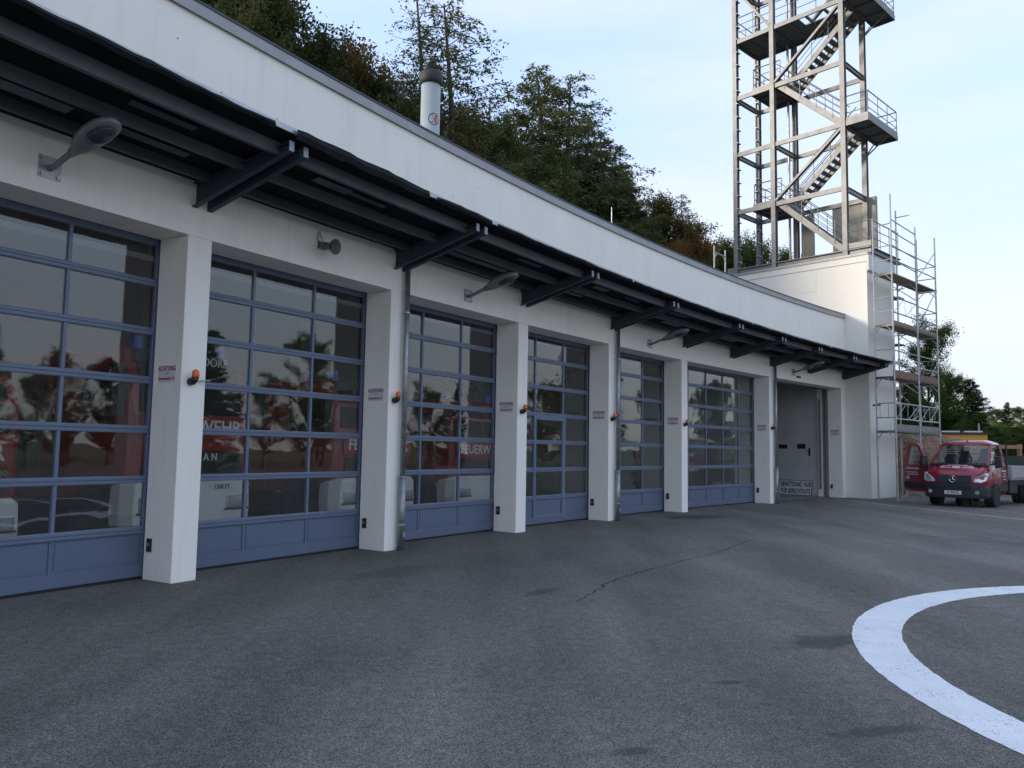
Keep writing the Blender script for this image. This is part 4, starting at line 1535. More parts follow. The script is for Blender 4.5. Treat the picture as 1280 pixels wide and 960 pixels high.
# lower body and bonnet
st = [  # x, half width low, half width mid, sill z, mid z, shoulder half width, top z, crown z
    (1.00, 0.62, 0.78, 0.52, 0.74, 0.70, 1.02, 1.05),
    (0.95, 0.80, 0.90, 0.46, 0.78, 0.84, 1.09, 1.14),
    (0.82, 0.88, 0.955, 0.44, 0.82, 0.90, 1.18, 1.25),
    (0.62, 0.93, 0.98, 0.44, 0.84, 0.92, 1.28, 1.37),
    (0.44, 0.95, 0.99, 0.44, 0.86, 0.93, 1.36, 1.44),
    (0.10, 0.95, 0.995, 0.44, 0.88, 0.95, 1.40, 1.42),
    (-0.55, 0.95, 0.995, 0.40, 0.88, 0.955, 1.40, 1.42),
    (-1.38, 0.95, 0.995, 0.40, 0.88, 0.955, 1.40, 1.42)]
m = MB()
m.loft([ring_yz(x, [(a * 0.96, zs), (b, zm), (b, zm + 0.12), (c, zt - 0.05), (c * 0.93, zt), (0.0 + 0.45 * c, zc_)]) for (x, a, b, zs, zm, c, zt, zc_) in st])
m.build('body', 'van_red', VAN, local=True, smooth=False).data.shade_smooth()
# roof shell
m = MB()
m.loft([ring_yz(x, [(w, z0), (w, z0 + 0.03), (w - 0.05, z0 + 0.075), (w * 0.6, z1)]) for x, w, z0, z1 in ((-0.36, 0.76, 2.07, 2.13), (-0.44, 0.79, 2.075, 2.20), (-0.62, 0.80, 2.08, 2.255), (-0.85, 0.80, 2.08, 2.27), (-1.38, 0.80, 2.08, 2.26))])
m.build('roof', 'van_red', VAN, local=True, smooth=False).data.shade_smooth()
for sgn in (-1, 1):
    m = MB()
    m.bar((0.46, sgn * 0.90, 1.38), (-0.42, sgn * 0.765, 2.10), 0.075, 0.075)
    m.build('windscreen_pillar', 'van_red', VAN, local=True)
    m = MB()
    m.hexa([Vector(q) for q in ((-1.38, sgn * 0.955, 1.30), (-1.12, sgn * 0.955, 1.30), (-1.12, sgn * 0.90, 1.30), (-1.38, sgn * 0.90, 1.30), (-1.38, sgn * 0.80, 2.10), (-1.14, sgn * 0.80, 2.10), (-1.14, sgn * 0.75, 2.10), (-1.38, sgn * 0.75, 2.10))])
    m.build('door_pillar', 'van_red', VAN, local=True)
m = MB()
m.hexa([Vector(q) for q in ((-1.38, -0.93, 1.3), (-1.34, -0.93, 1.3), (-1.34, 0.93, 1.3), (-1.38, 0.93, 1.3), (-1.38, -0.78, 1.55), (-1.34, -0.78, 1.55), (-1.34, 0.78, 1.55), (-1.38, 0.78, 1.55))])
m.build('rear_panel', 'van_red', VAN, local=True)
# glass
m = MB()
m.add([(0.47, -0.86, 1.41), (0.56, 0, 1.43), (0.47, 0.86, 1.41), (-0.37, 0.735, 2.08), (-0.31, 0, 2.11), (-0.37, -0.735, 2.08)], [(0, 1, 4, 5), (1, 2, 3, 4)])
ws = m.build('windscreen', 'car_glass', VAN, local=True)
ws.modifiers.new('solid', 'SOLIDIFY').thickness = 0.006
m = MB()
m.add([(0.36, 0.935, 1.42), (-1.12, 0.945, 1.42), (-1.13, 0.795, 2.07), (-0.40, 0.785, 2.07)], [(0, 1, 2, 3)])
o = m.build('side_window', 'car_glass', VAN, local=True)
o.modifiers.new('solid', 'SOLIDIFY').thickness = 0.005
m = MB()
m.add([(-1.355, -0.78, 1.56), (-1.355, 0.78, 1.56), (-1.355, 0.72, 2.07), (-1.355, -0.72, 2.07)], [(0, 1, 2, 3)])
o = m.build('rear_window', 'car_glass', VAN, local=True)
o.modifiers.new('solid', 'SOLIDIFY').thickness = 0.005
m = MB()
m.box(0.12, 0.45, -0.86, 0.86, 1.30, 1.47)
m.build('dashboard', 'van_black', VAN, local=True, bevel=0.03)
for y in (-0.62, -0.18, 0.45):
    m = MB()
    m.loft([[Vector((x, y + a * w, z)) for x, z, w in ((-0.95, z0, ww), (-0.83, z0, ww))] + [Vector((x, y - ww, z0)) for x in (-0.83, -0.95)] for a, z0, ww in ((1, 1.0, 0.22), (1, 1.65, 0.23), (1, 1.74, 0.14), (1, 1.78, 0.13), (1, 1.98, 0.12))])
    m.build('seat', 'seat_fabric', VAN, local=True, bevel=0.02)
m = MB()
m.box(-0.33, -0.26, -0.13, 0.13, 1.92, 2.02)
m.build('interior_mirror', 'van_black', VAN, local=True, bevel=0.01)
m = MB()
m.tube([(-0.46, 0.02, 2.19), (-0.46, 0.02, 2.25), (-0.57, 0.02, 2.28)], 0.018, 6)
m.build('aerial', 'black_plastic', VAN, local=True)
for sgn in (-1, 1):
    m = MB()
    m.box(0.50, 0.58, sgn * 0.52 - 0.20, sgn * 0.52 + 0.20, 1.385, 1.432)
    m.build('bonnet_vent', 'van_black', VAN, local=True, bevel=0.008)
# bumper, grille, lights
m = MB()
m.loft([ring_yz(x, [(w - 0.04, 0.30), (w, 0.38), (w, 0.60), (w - 0.02, 0.72), (w - 0.08, 0.77)]) for x, w in ((0.50, 0.985), (0.85, 0.955), (1.00, 0.84), (1.07, 0.60), (1.09, 0.25))])
m.build('bumper', 'van_black', VAN, local=True, bevel=0.012)
m = MB()
m.hexa([Vector(q) for q in ((0.97, -0.50, 0.80), (1.06, -0.46, 0.78), (1.06, 0.46, 0.78), (0.97, 0.50, 0.80), (0.93, -0.58, 1.07), (1.015, -0.55, 1.055), (1.015, 0.55, 1.055), (0.93, 0.58, 1.07))])
gr_ = m.build('grille', 'van_black', VAN, local=True, bevel=0.01)
for z, x in ((0.86, 1.072), (0.93, 1.062), (1.0, 1.05)):
    m = MB()
    m.box(x - 0.02, x, -0.46, 0.46, z - 0.012, z + 0.012)
    m.build('grille_bar', 'lamp_grey', gr_, local=False if False else True)
for sgn in (-1, 1):
    m = MB()
    c = [(1.00, 0.58, 0.83), (0.965, 0.80, 0.83), (0.84, 0.935, 0.90), (0.72, 0.955, 1.03), (0.68, 0.945, 1.15), (0.82, 0.88, 1.13), (0.94, 0.74, 1.05), (1.00, 0.60, 0.92)]
    fr = [Vector((x + 0.085, sgn * (y + 0.035), z)) for x, y, z in c]
    bk = [Vector((x - 0.05, sgn * (y - 0.04), z)) for x, y, z in c]
    m.loft([bk, fr])
    m.build('headlight', 'headlight', VAN, local=True, bevel=0.01)
m = MB()
c0 = Vector((1.085, 0, 0.93))
for k in range(24):
    a, b = 2 * math.pi * k / 24, 2 * math.pi * (k + 1) / 24
    m.tube([c0 + Vector((0, 0.105 * math.cos(a), 0.105 * math.sin(a))), c0 + Vector((0, 0.105 * math.cos(b), 0.105 * math.sin(b)))], 0.010, 5)
for k in range(3):
    a = math.pi / 2 + 2 * math.pi * k / 3
    m.tube([c0, c0 + Vector((0, 0.10 * math.cos(a), 0.10 * math.sin(a)))], [0.018, 0.004], 5)
m.build('emblem', 'chrome', VAN, local=True)
m = MB()
m.box(1.095, 1.103, -0.26, 0.26, 0.42, 0.54)
pl = m.build('number_plate', 'sign_white', VAN, local=True)
words('plate_lettering', 'PL 908 BZ', 0.11, 'text_black', pl, basis((0, 1, 0), (0, 0, 1), (1, 0, 0), (0.006, 0, 0.0)), 0.001, xs=0.8)
# company lettering (too fine to read): rows of small strokes on bonnet and doors
rg = random.Random(12)
def strokes(rowdef, fn, m):
    for (u0, u1, v, hgt, arc_) in rowdef:
        u = u0
        while u < u1:
            w = rg.uniform(0.018, 0.034)
            if rg.random() > 0.12:
                tt = (u - (u0 + u1) / 2) / ((u1 - u0) / 2)
                dv = -arc_ * tt * tt
                k = hgt * rg.uniform(0.75, 1.0)
                m.add([fn(u, v + dv), fn(u + w * 0.7, v + dv), fn(u + w * 0.7, v + dv + k), fn(u, v + dv + k)], [(0, 1, 2, 3)])
            u += w
def bonnet(u, v):      # u across to the driver's side, v up the bonnet
    x = 0.80 - 0.38 * v
    zt = 1.14 + (1.33 - 1.14) * min(1, max(0, v)) * (0.80 - x) / 0.38 if False else 1.155 + 0.19 * v
    x = 0.86 - 0.40 * v
    zt = np.interp(x, [0.44, 0.62, 0.82, 0.95], [1.445, 1.375, 1.255, 1.145])
    return Vector((x, u, zt + 0.006 - 0.10 * max(0.0, abs(u) - 0.40)))
m = MB()
strokes([(-0.50, 0.52, 0.62, 0.16, 0.28), (-0.48, -0.16, 0.28, 0.07, 0.0), (0.20, 0.55, 0.28, 0.07, 0.0), (-0.12, 0.12, 0.26, 0.26, 0.0)], bonnet, m)
m.build('lettering', 'text_white', VAN, local=True)
m = MB()
strokes([(-1.20, -0.75, 1.18, 0.07, 0), (-1.15, -0.8, 1.08, 0.04, 0), (-1.15, -0.8, 1.00, 0.04, 0), (-1.1, -0.85, 0.90, 0.05, 0)], lambda u, v: Vector((u, 1.004 - 0.10 * max(0, v - 0.96), v)), m)
m.build('lettering', 'text_white', VAN, local=True)
m = MB()
m.box(-1.30, 0.02, 0.96, 1.003, 0.52, 0.72)
m.build('side_moulding', 'van_black', VAN, local=True, bevel=0.01)
m = MB()
m.box(-1.32, -1.20, 0.985, 1.012, 1.08, 1.12)
m.build('door_handle', 'van_black', VAN, local=True)
def mirror(parent, c, sg):
    m = MB()
    m.loft([[c + Vector((dx_, dy_ * sg, dz_)) for dy_, dz_ in ((0.0, -0.20), (0.17, -0.18), (0.20, 0.0), (0.17, 0.20), (0.0, 0.22))] for dx_ in (-0.05, 0.04, 0.09)])
    m.bar(c + Vector((0, 0, -0.05)), c + Vector((0, -0.12 * sg, -0.05)), 0.05, 0.06)
    m.build('wing_mirror', 'van_black', parent, local=True, bevel=0.015)
mirror(VAN, Vector((0.22, 1.06, 1.50)), 1)
# open passenger door, hinged at its front edge
DM = Matrix.Translation((0.33, -0.985, 0)) @ Matrix.Rotation(math.radians(53), 4, 'Z')
DR = part_empty('open_door', VAN, DM)
DR['label'] = 'open passenger door with white lettering'
def dpt(u, z, o=0.0):      # u back from the hinge, o outward
    tum = 0.0 if z < 1.3 else (z - 1.3) * 0.19
    return Vector((-u, -o + tum, z))
outer = [(0.02, 0.42), (1.38, 0.42), (1.42, 0.7), (1.42, 1.3), (1.40, 2.02), (1.32, 2.14), (0.84, 2.14), (0.72, 2.08), (0.06, 1.36), (0.0, 1.2)]
inner = [(0.22, 1.38), (0.80, 1.38), (1.28, 1.38), (1.28, 1.5), (1.27, 1.98), (1.22, 2.04), (0.88, 2.04), (0.80, 2.0), (0.18, 1.42), (0.17, 1.38)]
m = MB()
low = [(0.02, 0.42), (1.38, 0.42), (1.42, 0.7), (1.42, 1.3), (1.28, 1.38), (0.17, 1.38), (0.06, 1.36), (0.0, 1.2)]
m.loft([[dpt(u, z, -0.05) for u, z in low], [dpt(u, z, 0.03) for u, z in low]])
m.build('door_skin', 'van_red', DR, local=True, bevel=0.015)
up_o = [(1.42, 1.3), (1.40, 2.02), (1.32, 2.14), (0.84, 2.14), (0.72, 2.08), (0.06, 1.36)]
up_i = [(1.28, 1.36), (1.27, 1.98), (1.22, 2.04), (0.88, 2.04), (0.79, 2.0), (0.20, 1.40)]
m = MB()
for i in range(5):
    q = [up_o[i], up_o[i + 1], up_i[i + 1], up_i[i]]
    m.hexa([dpt(u, z, -0.03) for u, z in q] + [dpt(u, z, 0.025) for u, z in q])
m.build('window_frame', 'van_red', DR, local=True)
m = MB()
m.add([dpt(u, z, 0.0) for u, z in ((0.20, 1.375), (1.28, 1.375), (1.27, 1.98), (1.22, 2.04), (0.88, 2.04), (0.79, 2.0))], [(0, 1, 2, 3, 4, 5)])
o = m.build('door_window', 'car_glass', DR, local=True)
o.modifiers.new('solid', 'SOLIDIFY').thickness = 0.005
m = MB()
m.bar(dpt(0.55, 1.38, 0), dpt(0.55, 1.80, 0), 0.03, 0.04, (1, 0, 0))
m.build('window_bar', 'van_black', DR, local=True)
m = MB()
q = [(0.02, 0.52), (1.40, 0.52), (1.40, 0.74), (0.02, 0.74)]
m.hexa([dpt(u, z, 0.025) for u, z in q] + [dpt(u, z, 0.045) for u, z in q])
m.build('side_moulding', 'van_black', DR, local=True)
m = MB()
strokes([(-1.3, -0.55, 1.20, 0.09, 0), (-1.3, -0.60, 1.08, 0.045, 0), (-1.2, -0.60, 1.0, 0.045, 0), (-1.3, -1.1, 0.84, 0.12, 0)], lambda u, v: dpt(-u, v, 0.0325), m)
m.build('lettering', 'text_white', DR, local=True)
m = MB()
cM = dpt(0.14, 1.50, 0.10)
m.loft([[cM + Vector((dx_, dy_, dz_)) for dy_, dz_ in ((0.06, -0.20), (-0.14, -0.18), (-0.17, 0.0), (-0.14, 0.20), (0.06, 0.22))] for dx_ in (-0.05, 0.04, 0.09)])
m.build('wing_mirror', 'van_black', DR, local=True, bevel=0.015)
# wheels
def wheel(x, y, dual=False):
    W_ = part_empty('wheel', VAN, Matrix.Translation((x, y, 0.345)))
    sg = 1 if y > 0 else -1
    for k in range(2 if dual else 1):
        off = -sg * 0.25 * k
        m = MB()
        m.loft([circle_pts((0, off + yy, 0), (1, 0, 0), (0, 0, 1), r, 28) for yy, r in ((-0.11, 0.20), (-0.11, 0.31), (-0.09, 0.338), (0.09, 0.338), (0.11, 0.31), (0.11, 0.22))])
        m.build('tyre', 'tyre', W_, local=True, bevel=0.01)
    m = MB()
    yo = sg * 0.085
    m.loft([circle_pts((0, yy, 0), (1, 0, 0), (0, 0, 1), r, 24) for yy, r in ((yo - sg * 0.15, 0.21), (yo, 0.215), (yo - sg * 0.03, 0.18), (yo - sg * 0.05, 0.10), (yo, 0.08), (yo + sg * 0.01, 0.03))])
    m.build('rim', 'rim', W_, local=True)
for (x, y, d) in ((0, 0.915, False), (0, -0.915, False), (-3.665, 0.93, True), (-3.665, -0.93, True)):
    wheel(x, y, d)
for sgn in (-1, 1):
    m = MB()
    n = 12
    rings = []
    for y in (0.70, 1.012):
        rings.append([Vector((0.43 * math.cos(math.pi * k / n), sgn * y, 0.36 + 0.43 * math.sin(math.pi * k / n))) for k in range(n + 1)] + [Vector((0.385 * math.cos(math.pi * k / n), sgn * y, 0.36 + 0.385 * math.sin(math.pi * k / n))) for k in range(n, -1, -1)])
    m.loft(rings)
    m.build('wheel_arch', 'van_black', VAN, local=True)
    m = MB()
    m.tube([(0, sgn * 0.72, 0.36), (0, sgn * 0.999, 0.36)], 0.386, 24)
    m.build('arch_shade_disc', 'truck_dark', VAN, local=True)  # solid dark disc standing in for the shaded hollow of the arch
for y in (-0.45, 0.45):
    m = MB()
    m.box(-5.0, -0.2, y - 0.04, y + 0.04, 0.55, 0.72)
    m.build('chassis_rail', 'van_black', VAN, local=True)
m = MB()
m.tube([(-3.665, -0.8, 0.345), (-3.665, 0.8, 0.345)], 0.06, 8)
m.build('axle', 'van_black', VAN, local=True)
m = MB()
m.box(-2.55, -1.62, 0.62, 0.98, 0.42, 0.88)
m.build('side_locker', 'van_black', VAN, local=True, bevel=0.02)
m = MB()
m.box(-5.05, -1.52, -1.05, 1.05, 0.88, 0.97)
m.build('flatbed_floor', 'lamp_grey', VAN, local=True)
for sgn in (-1, 1):
    for k in range(4):
        m = MB()
        y = sgn * 1.04
        m.box(-5.03, -1.54, y - 0.015, y + 0.015, 0.975 + 0.1 * k, 1.07 + 0.1 * k)
        m.build('side_board', 'aluminium', VAN, local=True, bevel=0.006)
for x in (-1.52, -5.04):
    m = MB()
    m.box(x - 0.015, x + 0.015, -1.025, 1.025, 0.972, 1.38)
    m.build('end_board', 'aluminium', VAN, local=True)
for y in (-1.06, 1.06):
    m = MB()
    m.box(-1.58, -1.505, y - 0.03, y + 0.03, 0.9, 1.40)
    m.build('corner_post', 'aluminium', VAN, local=True)
m = MB()
for y in (-0.95, 0.95):
    m.tube([(-1.46, y, 0.97), (-1.46, y, 2.15)], 0.025, 6)
for z in (1.45, 1.80, 2.15):
    m.tube([(-1.46, -0.95, z), (-1.46, 0.95, z)], 0.02, 6)
m.build('headboard_rack', 'van_black', VAN, local=True)
# load in the bed
m = MB()
m.loft([circle_pts((-2.2, 0.35, z), (1, 0, 0), (0, 1, 0), r, 14) for z, r in ((0.985, 0.25), (1.45, 0.28), (1.70, 0.26), (1.74, 0.1))])
tag(m.build('drum', 'black_plastic'), 'x', 'drum')
o = bpy.data.objects['drum']
o.matrix_world = VM @ o.matrix_world
tag(o, 'dark plastic drum standing in the bed of the red van', 'drum')

# panel gaps and lower grille of the van
for sgn in (-1, 1):
    m = MB()
    pts = [(1.0, sgn * 0.66, 1.045), (0.95, sgn * 0.79, 1.115), (0.82, sgn * 0.845, 1.205), (0.62, sgn * 0.86, 1.305), (0.46, sgn * 0.865, 1.385)]
    m.tube(pts, 0.007, 5)
    m.build('bonnet_gap', 'truck_dark', VAN, local=True)
m = MB()
m.tube([(0.30, 0.998, 0.50), (0.30, 0.998, 1.02), (0.33, 0.962, 1.36)], 0.006, 5)
m.build('door_gap', 'truck_dark', VAN, local=True)
m = MB()
m.tube([(-1.14, 0.998, 0.50), (-1.14, 0.998, 1.02), (-1.14, 0.962, 1.38)], 0.006, 5)
m.build('door_gap', 'truck_dark', VAN, local=True)
m = MB()
m.box(1.06, 1.096, -0.55, 0.55, 0.62, 0.74)
m.build('lower_grille', 'truck_dark', VAN, local=True, bevel=0.01)
for y in (-0.72, 0.72):
    m = MB()
    m.tube([(1.0, y, 0.50), (1.055, y, 0.50)], 0.065, 14)
    m.build('fog_lamp', 'headlight', VAN, local=True)
for y0 in (-0.55, 0.10):
    m = MB()
    m.bar((0.50, y0, 1.425), (0.44, y0 + 0.50, 1.47), 0.02, 0.02)
    m.build('wiper', 'black_plastic', VAN, local=True)

# ---------------------------------------------------------------- hillside behind the hall
def depth_behind(x, y):
    """distance behind the facade line (positive = behind)"""
    cx, cy = AX + math.cos(A0) / AK, AY - math.sin(A0) / AK
    return math.hypot(x - cx, y - cy) - 1 / AK

def smooth01(v):
    v = max(0.0, min(1.0, v))
    return v * v * (3 - 2 * v)

def hill_z(x, y):
    d = depth_behind(x, y)
    far = smooth01((x - 22) / 30.0)
    k = smooth01((d - 15.0) / 42.0) * 15.0 * (1 - 0.55 * far)
    return -0.6 + k + 0.5 * math.sin(x * 0.21 + 1) * math.sin(y * 0.17) * smooth01((d - 18) / 10)
m = MB()
NX, NY = 70, 60
xs = [-80 + 210 * i / NX for i in range(NX + 1)]
ys = [-30 + 210 * j / NY for j in range(NY + 1)]
vs = []
for y in ys:
    for x in xs:
        vs.append((x, y, hill_z(x, y)))
fs = []
for j in range(NY):
    for i in range(NX):
        cx_, cy_ = (xs[i] + xs[i + 1]) / 2, (ys[j] + ys[j + 1]) / 2
        if depth_behind(cx_, cy_) > 14.2:
            fs.append((j * (NX + 1) + i, j * (NX + 1) + i + 1, (j + 1) * (NX + 1) + i + 1, (j + 1) * (NX + 1) + i))
m.add(vs, fs)
tag(m.build('hillside', 'forest_floor', None, smooth=True), kind='structure')

# ---------------------------------------------------------------- trees
def leaf_cards(pts, dirs, length, width, rng, droop=0.0):
    """numpy: one small folded card per point"""
    n = len(pts)
    pts = np.asarray(pts)
    d = np.asarray(dirs) + rng.normal(0, 0.35, (n, 3))
    d[:, 2] -= droop
    d /= np.linalg.norm(d, axis=1)[:, None] + 1e-9
    r = rng.normal(0, 1, (n, 3))
    sx = np.cross(d, r)
    sx /= np.linalg.norm(sx, axis=1)[:, None] + 1e-9
    L_ = (length * rng.uniform(0.6, 1.35, n))[:, None]
    W_ = (width * rng.uniform(0.6, 1.35, n))[:, None]
    a = pts
    b = pts + d * L_ * 0.5 + sx * W_ * 0.5
    c = pts + d * L_
    e = pts + d * L_ * 0.5 - sx * W_ * 0.5
    V = np.stack([a, b, c, e], axis=1).reshape(-1, 3)
    return V

def mesh_from_cards(name, V):
    me = bpy.data.meshes.new(name)
    n = len(V) // 4
    me.vertices.add(len(V))
    me.vertices.foreach_set('co', V.astype(np.float32).ravel())
    me.loops.add(4 * n)
    me.loops.foreach_set('vertex_index', np.arange(4 * n, dtype=np.int32))
    me.polygons.add(n)
    me.polygons.foreach_set('loop_start', np.arange(0, 4 * n, 4, dtype=np.int32))
    me.polygons.foreach_set('loop_total', np.full(n, 4, dtype=np.int32))
    me.update()
    me.validate()
    return me

def curve_pts(p0, d0, L_, n, rng, wob=0.15, bend=(0, 0, 0)):
    p, d = np.array(p0, float), np.array(d0, float)
    o = [p.copy()]
    for i in range(n):
        d = d + rng.normal(0, wob, 3) / n ** 0.5 + np.array(bend) / n
        d /= np.linalg.norm(d)
        p = p + d * L_ / n
        o.append(p.copy())
    return o, d

def broadleaf(seed, H=12.0, spread=3.6, leaves=60, base=0.22, leaf=0.17, limbs=15):
    rng = np.random.default_rng(seed)
    tr = MB()
    trunk, _ = curve_pts((0, 0, -0.4), (0, 0, 1), H * 0.92, 9, rng, 0.10)
    tr.tube(trunk, [H * 0.014 * (1 - 0.9 * i / 9) + 0.012 for i in range(10)], 7)
    P_, D_ = [], []
    for k in range(limbs):
        f = base + (0.97 - base) * (k + rng.uniform(0, 0.9)) / limbs
        i = f * 9
        i0 = min(8, int(i))
        p = trunk[i0] * (1 - (i - i0)) + trunk[i0 + 1] * (i - i0)
        az = k * 2.4 + rng.uniform(-0.5, 0.5)
        el = 0.25 + 0.9 * f + rng.uniform(-0.2, 0.2)
        prof = math.sin(math.pi * min(1, 0.18 + 0.80 * f ** 0.85)) ** 0.6
        L_ = spread * prof * rng.uniform(0.65, 1.25)
        d = (math.cos(az) * math.cos(el), math.sin(az) * math.cos(el), math.sin(el))
        lm, dd = curve_pts(p, d, L_, 5, rng, 0.25, (0, 0, 0.25))
        tr.tube(lm, [H * 0.0065 * (1 - 0.8 * j / 5) + 0.006 for j in range(6)], 5, False)
        for j in range(1, 6):
            for q in range(3 + (j > 2)):
                az2 = rng.uniform(0, 6.28)
                el2 = rng.uniform(-0.35, 0.9)
                d2 = np.array((math.cos(az2) * math.cos(el2), math.sin(az2) * math.cos(el2), math.sin(el2)))
                l2 = rng.uniform(0.5, 1.25) * spread * 0.24
                tw, _ = curve_pts(lm[j], d2 * 0.8 + dd * 0.5, l2, 3, rng, 0.35)
                tr.tube(tw, [0.016, 0.012, 0.008, 0.005], 3, False)
                for w in range(leaves):
                    t = rng.uniform(0.25, 1.05) * 3
                    t0 = min(2, int(t))
                    c = tw[t0] + (tw[t0 + 1] - tw[t0]) * (t - t0)
                    P_.append(c + rng.normal(0, 0.20, 3))
                    D_.append(rng.normal(0, 1, 3))
    return tr, leaf_cards(P_, D_, leaf, leaf * 0.62, rng, 0.3)

def larch(seed, H=16.0, rad=2.6, dens=1.0, n_br=95, base=0.16, droop=0.28, nl=0.30, nw=0.05, per=3):
    rng = np.random.default_rng(seed)
    tr = MB()
    trunk, _ = curve_pts((0, 0, -0.5), (0, 0, 1), H + 0.5, 10, rng, 0.03)
    tr.tube(trunk, [H * 0.011 * (1 - 0.95 * i / 10) + 0.008 for i in range(11)], 7)
    P_, D_ = [], []
    for k in range(n_br):
        f = base + (1.0 - base) * ((k + rng.uniform(0, 1)) / n_br) ** 0.92
        i = f * 10
        i0 = min(9, int(i))
        p = trunk[i0] * (1 - (i - i0)) + trunk[i0 + 1] * (i - i0)
        az = k * 2.39996 + rng.uniform(-0.4, 0.4)
        L_ = rad * ((1 - f) ** 0.75 + 0.06) * rng.uniform(0.55, 1.2)
        el = 0.30 * f + rng.uniform(-0.22, 0.18)
        d = (math.cos(az) * math.cos(el), math.sin(az) * math.cos(el), math.sin(el) - droop * 0.4)
        bp_, dd = curve_pts(p, d, L_, 5, rng, 0.12, (0, 0, droop * 1.2))
        tr.tube(bp_, [0.026 * (1 - f * 0.6), 0.02, 0.015, 0.011, 0.008, 0.004], 3, False)
        nt = max(3, int(L_ * 13 * dens))
        for q in range(nt):
            t = rng.uniform(0.12, 1.0) * 5
            t0 = min(4, int(t))
            c = bp_[t0] + (bp_[t0 + 1] - bp_[t0]) * (t - t0)
            az2 = az + rng.choice((-1, 1)) * rng.uniform(0.4, 1.3)
            d2 = np.array((math.cos(az2), math.sin(az2), rng.uniform(-0.7, 0.1)))
            l2 = rng.uniform(0.25, 0.75) * min(1.0, 0.4 + L_ * 0.35)
            for w in range(int(per + 6 * l2)):
                u = rng.uniform(0.05, 1.0)
                P_.append(c + d2 * l2 * u + np.array((0, 0, -0.18 * l2 * u * u)) + rng.normal(0, 0.03, 3))
                D_.append(d2 * 0.6 + rng.normal(0, 0.7, 3))
    return tr, leaf_cards(P_, D_, nl, nw, rng, 0.45)

PROTO = {}
def proto(kind, fn):
    tr, V = fn
    me1 = tr.mesh('trunk')
    me1.shade_smooth()
    me2 = mesh_from_cards('crown', V)
    zmax = float(V[:, 2].max())
    tp = V[V[:, 2] > zmax * 0.97]
    PROTO[kind] = (me1, me2, zmax, Vector((float(tp[:, 0].mean()), float(tp[:, 1].mean()), 0)))
proto('larch_a', larch(1, 23, 4.6, 1.0, 150, per=7, nl=0.15, nw=0.05))
proto('larch_b', larch(2, 23, 4.4, 1.2, 170, per=12, nl=0.15, nw=0.05))
proto('larch_thin', larch(6, 24, 4.2, 0.6, 115, 0.25, per=5, nl=0.14, nw=0.045))
proto('spruce_a', larch(3, 18, 3.6, 1.5, 170, 0.05, 0.45, 0.28, 0.075, per=6))
proto('broad_a', broadleaf(11, 18, 4.8, 150, 0.16, 0.145, 22))
proto('broad_b', broadleaf(12, 17, 5.4, 150, 0.10, 0.145, 24))
proto('broad_c', broadleaf(13, 18, 4.0, 120, 0.20, 0.135, 18))
proto('broad_open', broadleaf(14, 15, 4.6, 105, 0.12, 0.14, 18))
proto('shrub', broadleaf(15, 4.5, 2.5, 60, 0.03, 0.15, 14))

def plant(name, kind, leafm, barkm, base, height, rot, wide, label, cat='tree', group=None):
    me1, me2, zmax, tip = PROTO[kind]
    s = height / zmax
    base = Vector(base) - (Matrix.Rotation(rot, 3, 'Z') @ tip) * (s * wide)      # the leaning top ends over the given spot
    M = Matrix.Translation(base) @ Matrix.Rotation(rot, 4, 'Z') @ Matrix.Diagonal((s * wide, s * wide, s, 1))
    t = thing(name, label, cat, M, group)
    for nm, me, mm in (('trunk', me1, barkm), ('crown', me2, leafm)):
        o = bpy.data.objects.new(nm, me)
        COL.objects.link(o)
        o.parent = t
        if not me.materials:
            me.materials.append(None)
        o.material_slots[0].link = 'OBJECT'
        o.material_slots[0].material = MATS[mm]
    return t

TR = random.Random(21)
def tree_px(name, kind, leafm, u, vtop, Y, wide, label, barkm='bark', group='trees on the slope behind the hall', minh=3.0):
    """a tree whose top shows at pixel (u, vtop), standing on the slope at depth Y"""
    top = pixel_at(u, vtop, Y)
    z0 = hill_z(top.x, top.y) if depth_behind(top.x, top.y) > 14.2 else -0.02
    h = max(minh, top.z - z0)
    return plant(name, kind, leafm, barkm, (top.x, top.y, z0), h, TR.uniform(0, 6.28), wide, label, 'tree', group)

DKB = 'dark green broadleaf tree above the parapet at the lamp end'
GRB = 'green broadleaf tree low on the slope behind the hall parapet'
for (u, v, Y, k, w) in ((255, -70, 33, 'broad_a', 1.0), (305, -55, 36, 'broad_b', 0.9), (352, -30, 34, 'broad_c', 1.0), (395, 25, 37, 'broad_a', 0.75), (215, -110, 34, 'broad_b', 1.0), (290, -10, 30, 'broad_c', 0.9), (150, -140, 33, 'broad_a', 1.0), (345, 25, 31, 'broad_b', 0.8)):
    tree_px('broadleaf_tree', k, 'leaves_dark', u, v, Y, w, DKB)
tree_px('broadleaf_tree', 'broad_c', 'leaves_brown', 437, 36, 40, 1.1, 'tall autumn brown tree left of the two bare topped larches')
tree_px('broadleaf_tree', 'broad_b', 'leaves_brown', 272, 28, 29, 0.6, 'small autumn brown tree above the parapet at the lamp end')
tree_px('broadleaf_tree', 'broad_b', 'leaves_dark', 470, 72, 38, 0.85, 'bushy olive tree between the brown tree and the larches')
tree_px('broadleaf_tree', 'broad_b', 'leaves_brown', 452, 52, 43, 0.9, 'second autumn brown tree, right of the tall one')
tree_px('broadleaf_tree', 'broad_a', 'leaves_olive', 408, 55, 41, 0.9, 'olive tree left of the tall autumn brown tree')
tree_px('broadleaf_tree', 'broad_b', 'leaves_olive', 492, 92, 41, 0.9, 'olive tree directly left of the thin topped larch')
tree_px('broadleaf_tree', 'broad_a', 'leaves_olive', 585, 118, 41, 0.8, 'olive tree right of the spreading larch')
tree_px('broadleaf_tree', 'broad_a', 'leaves_dark', 425, 80, 36, 0.8, 'dark bushy tree in front of the autumn brown tree')
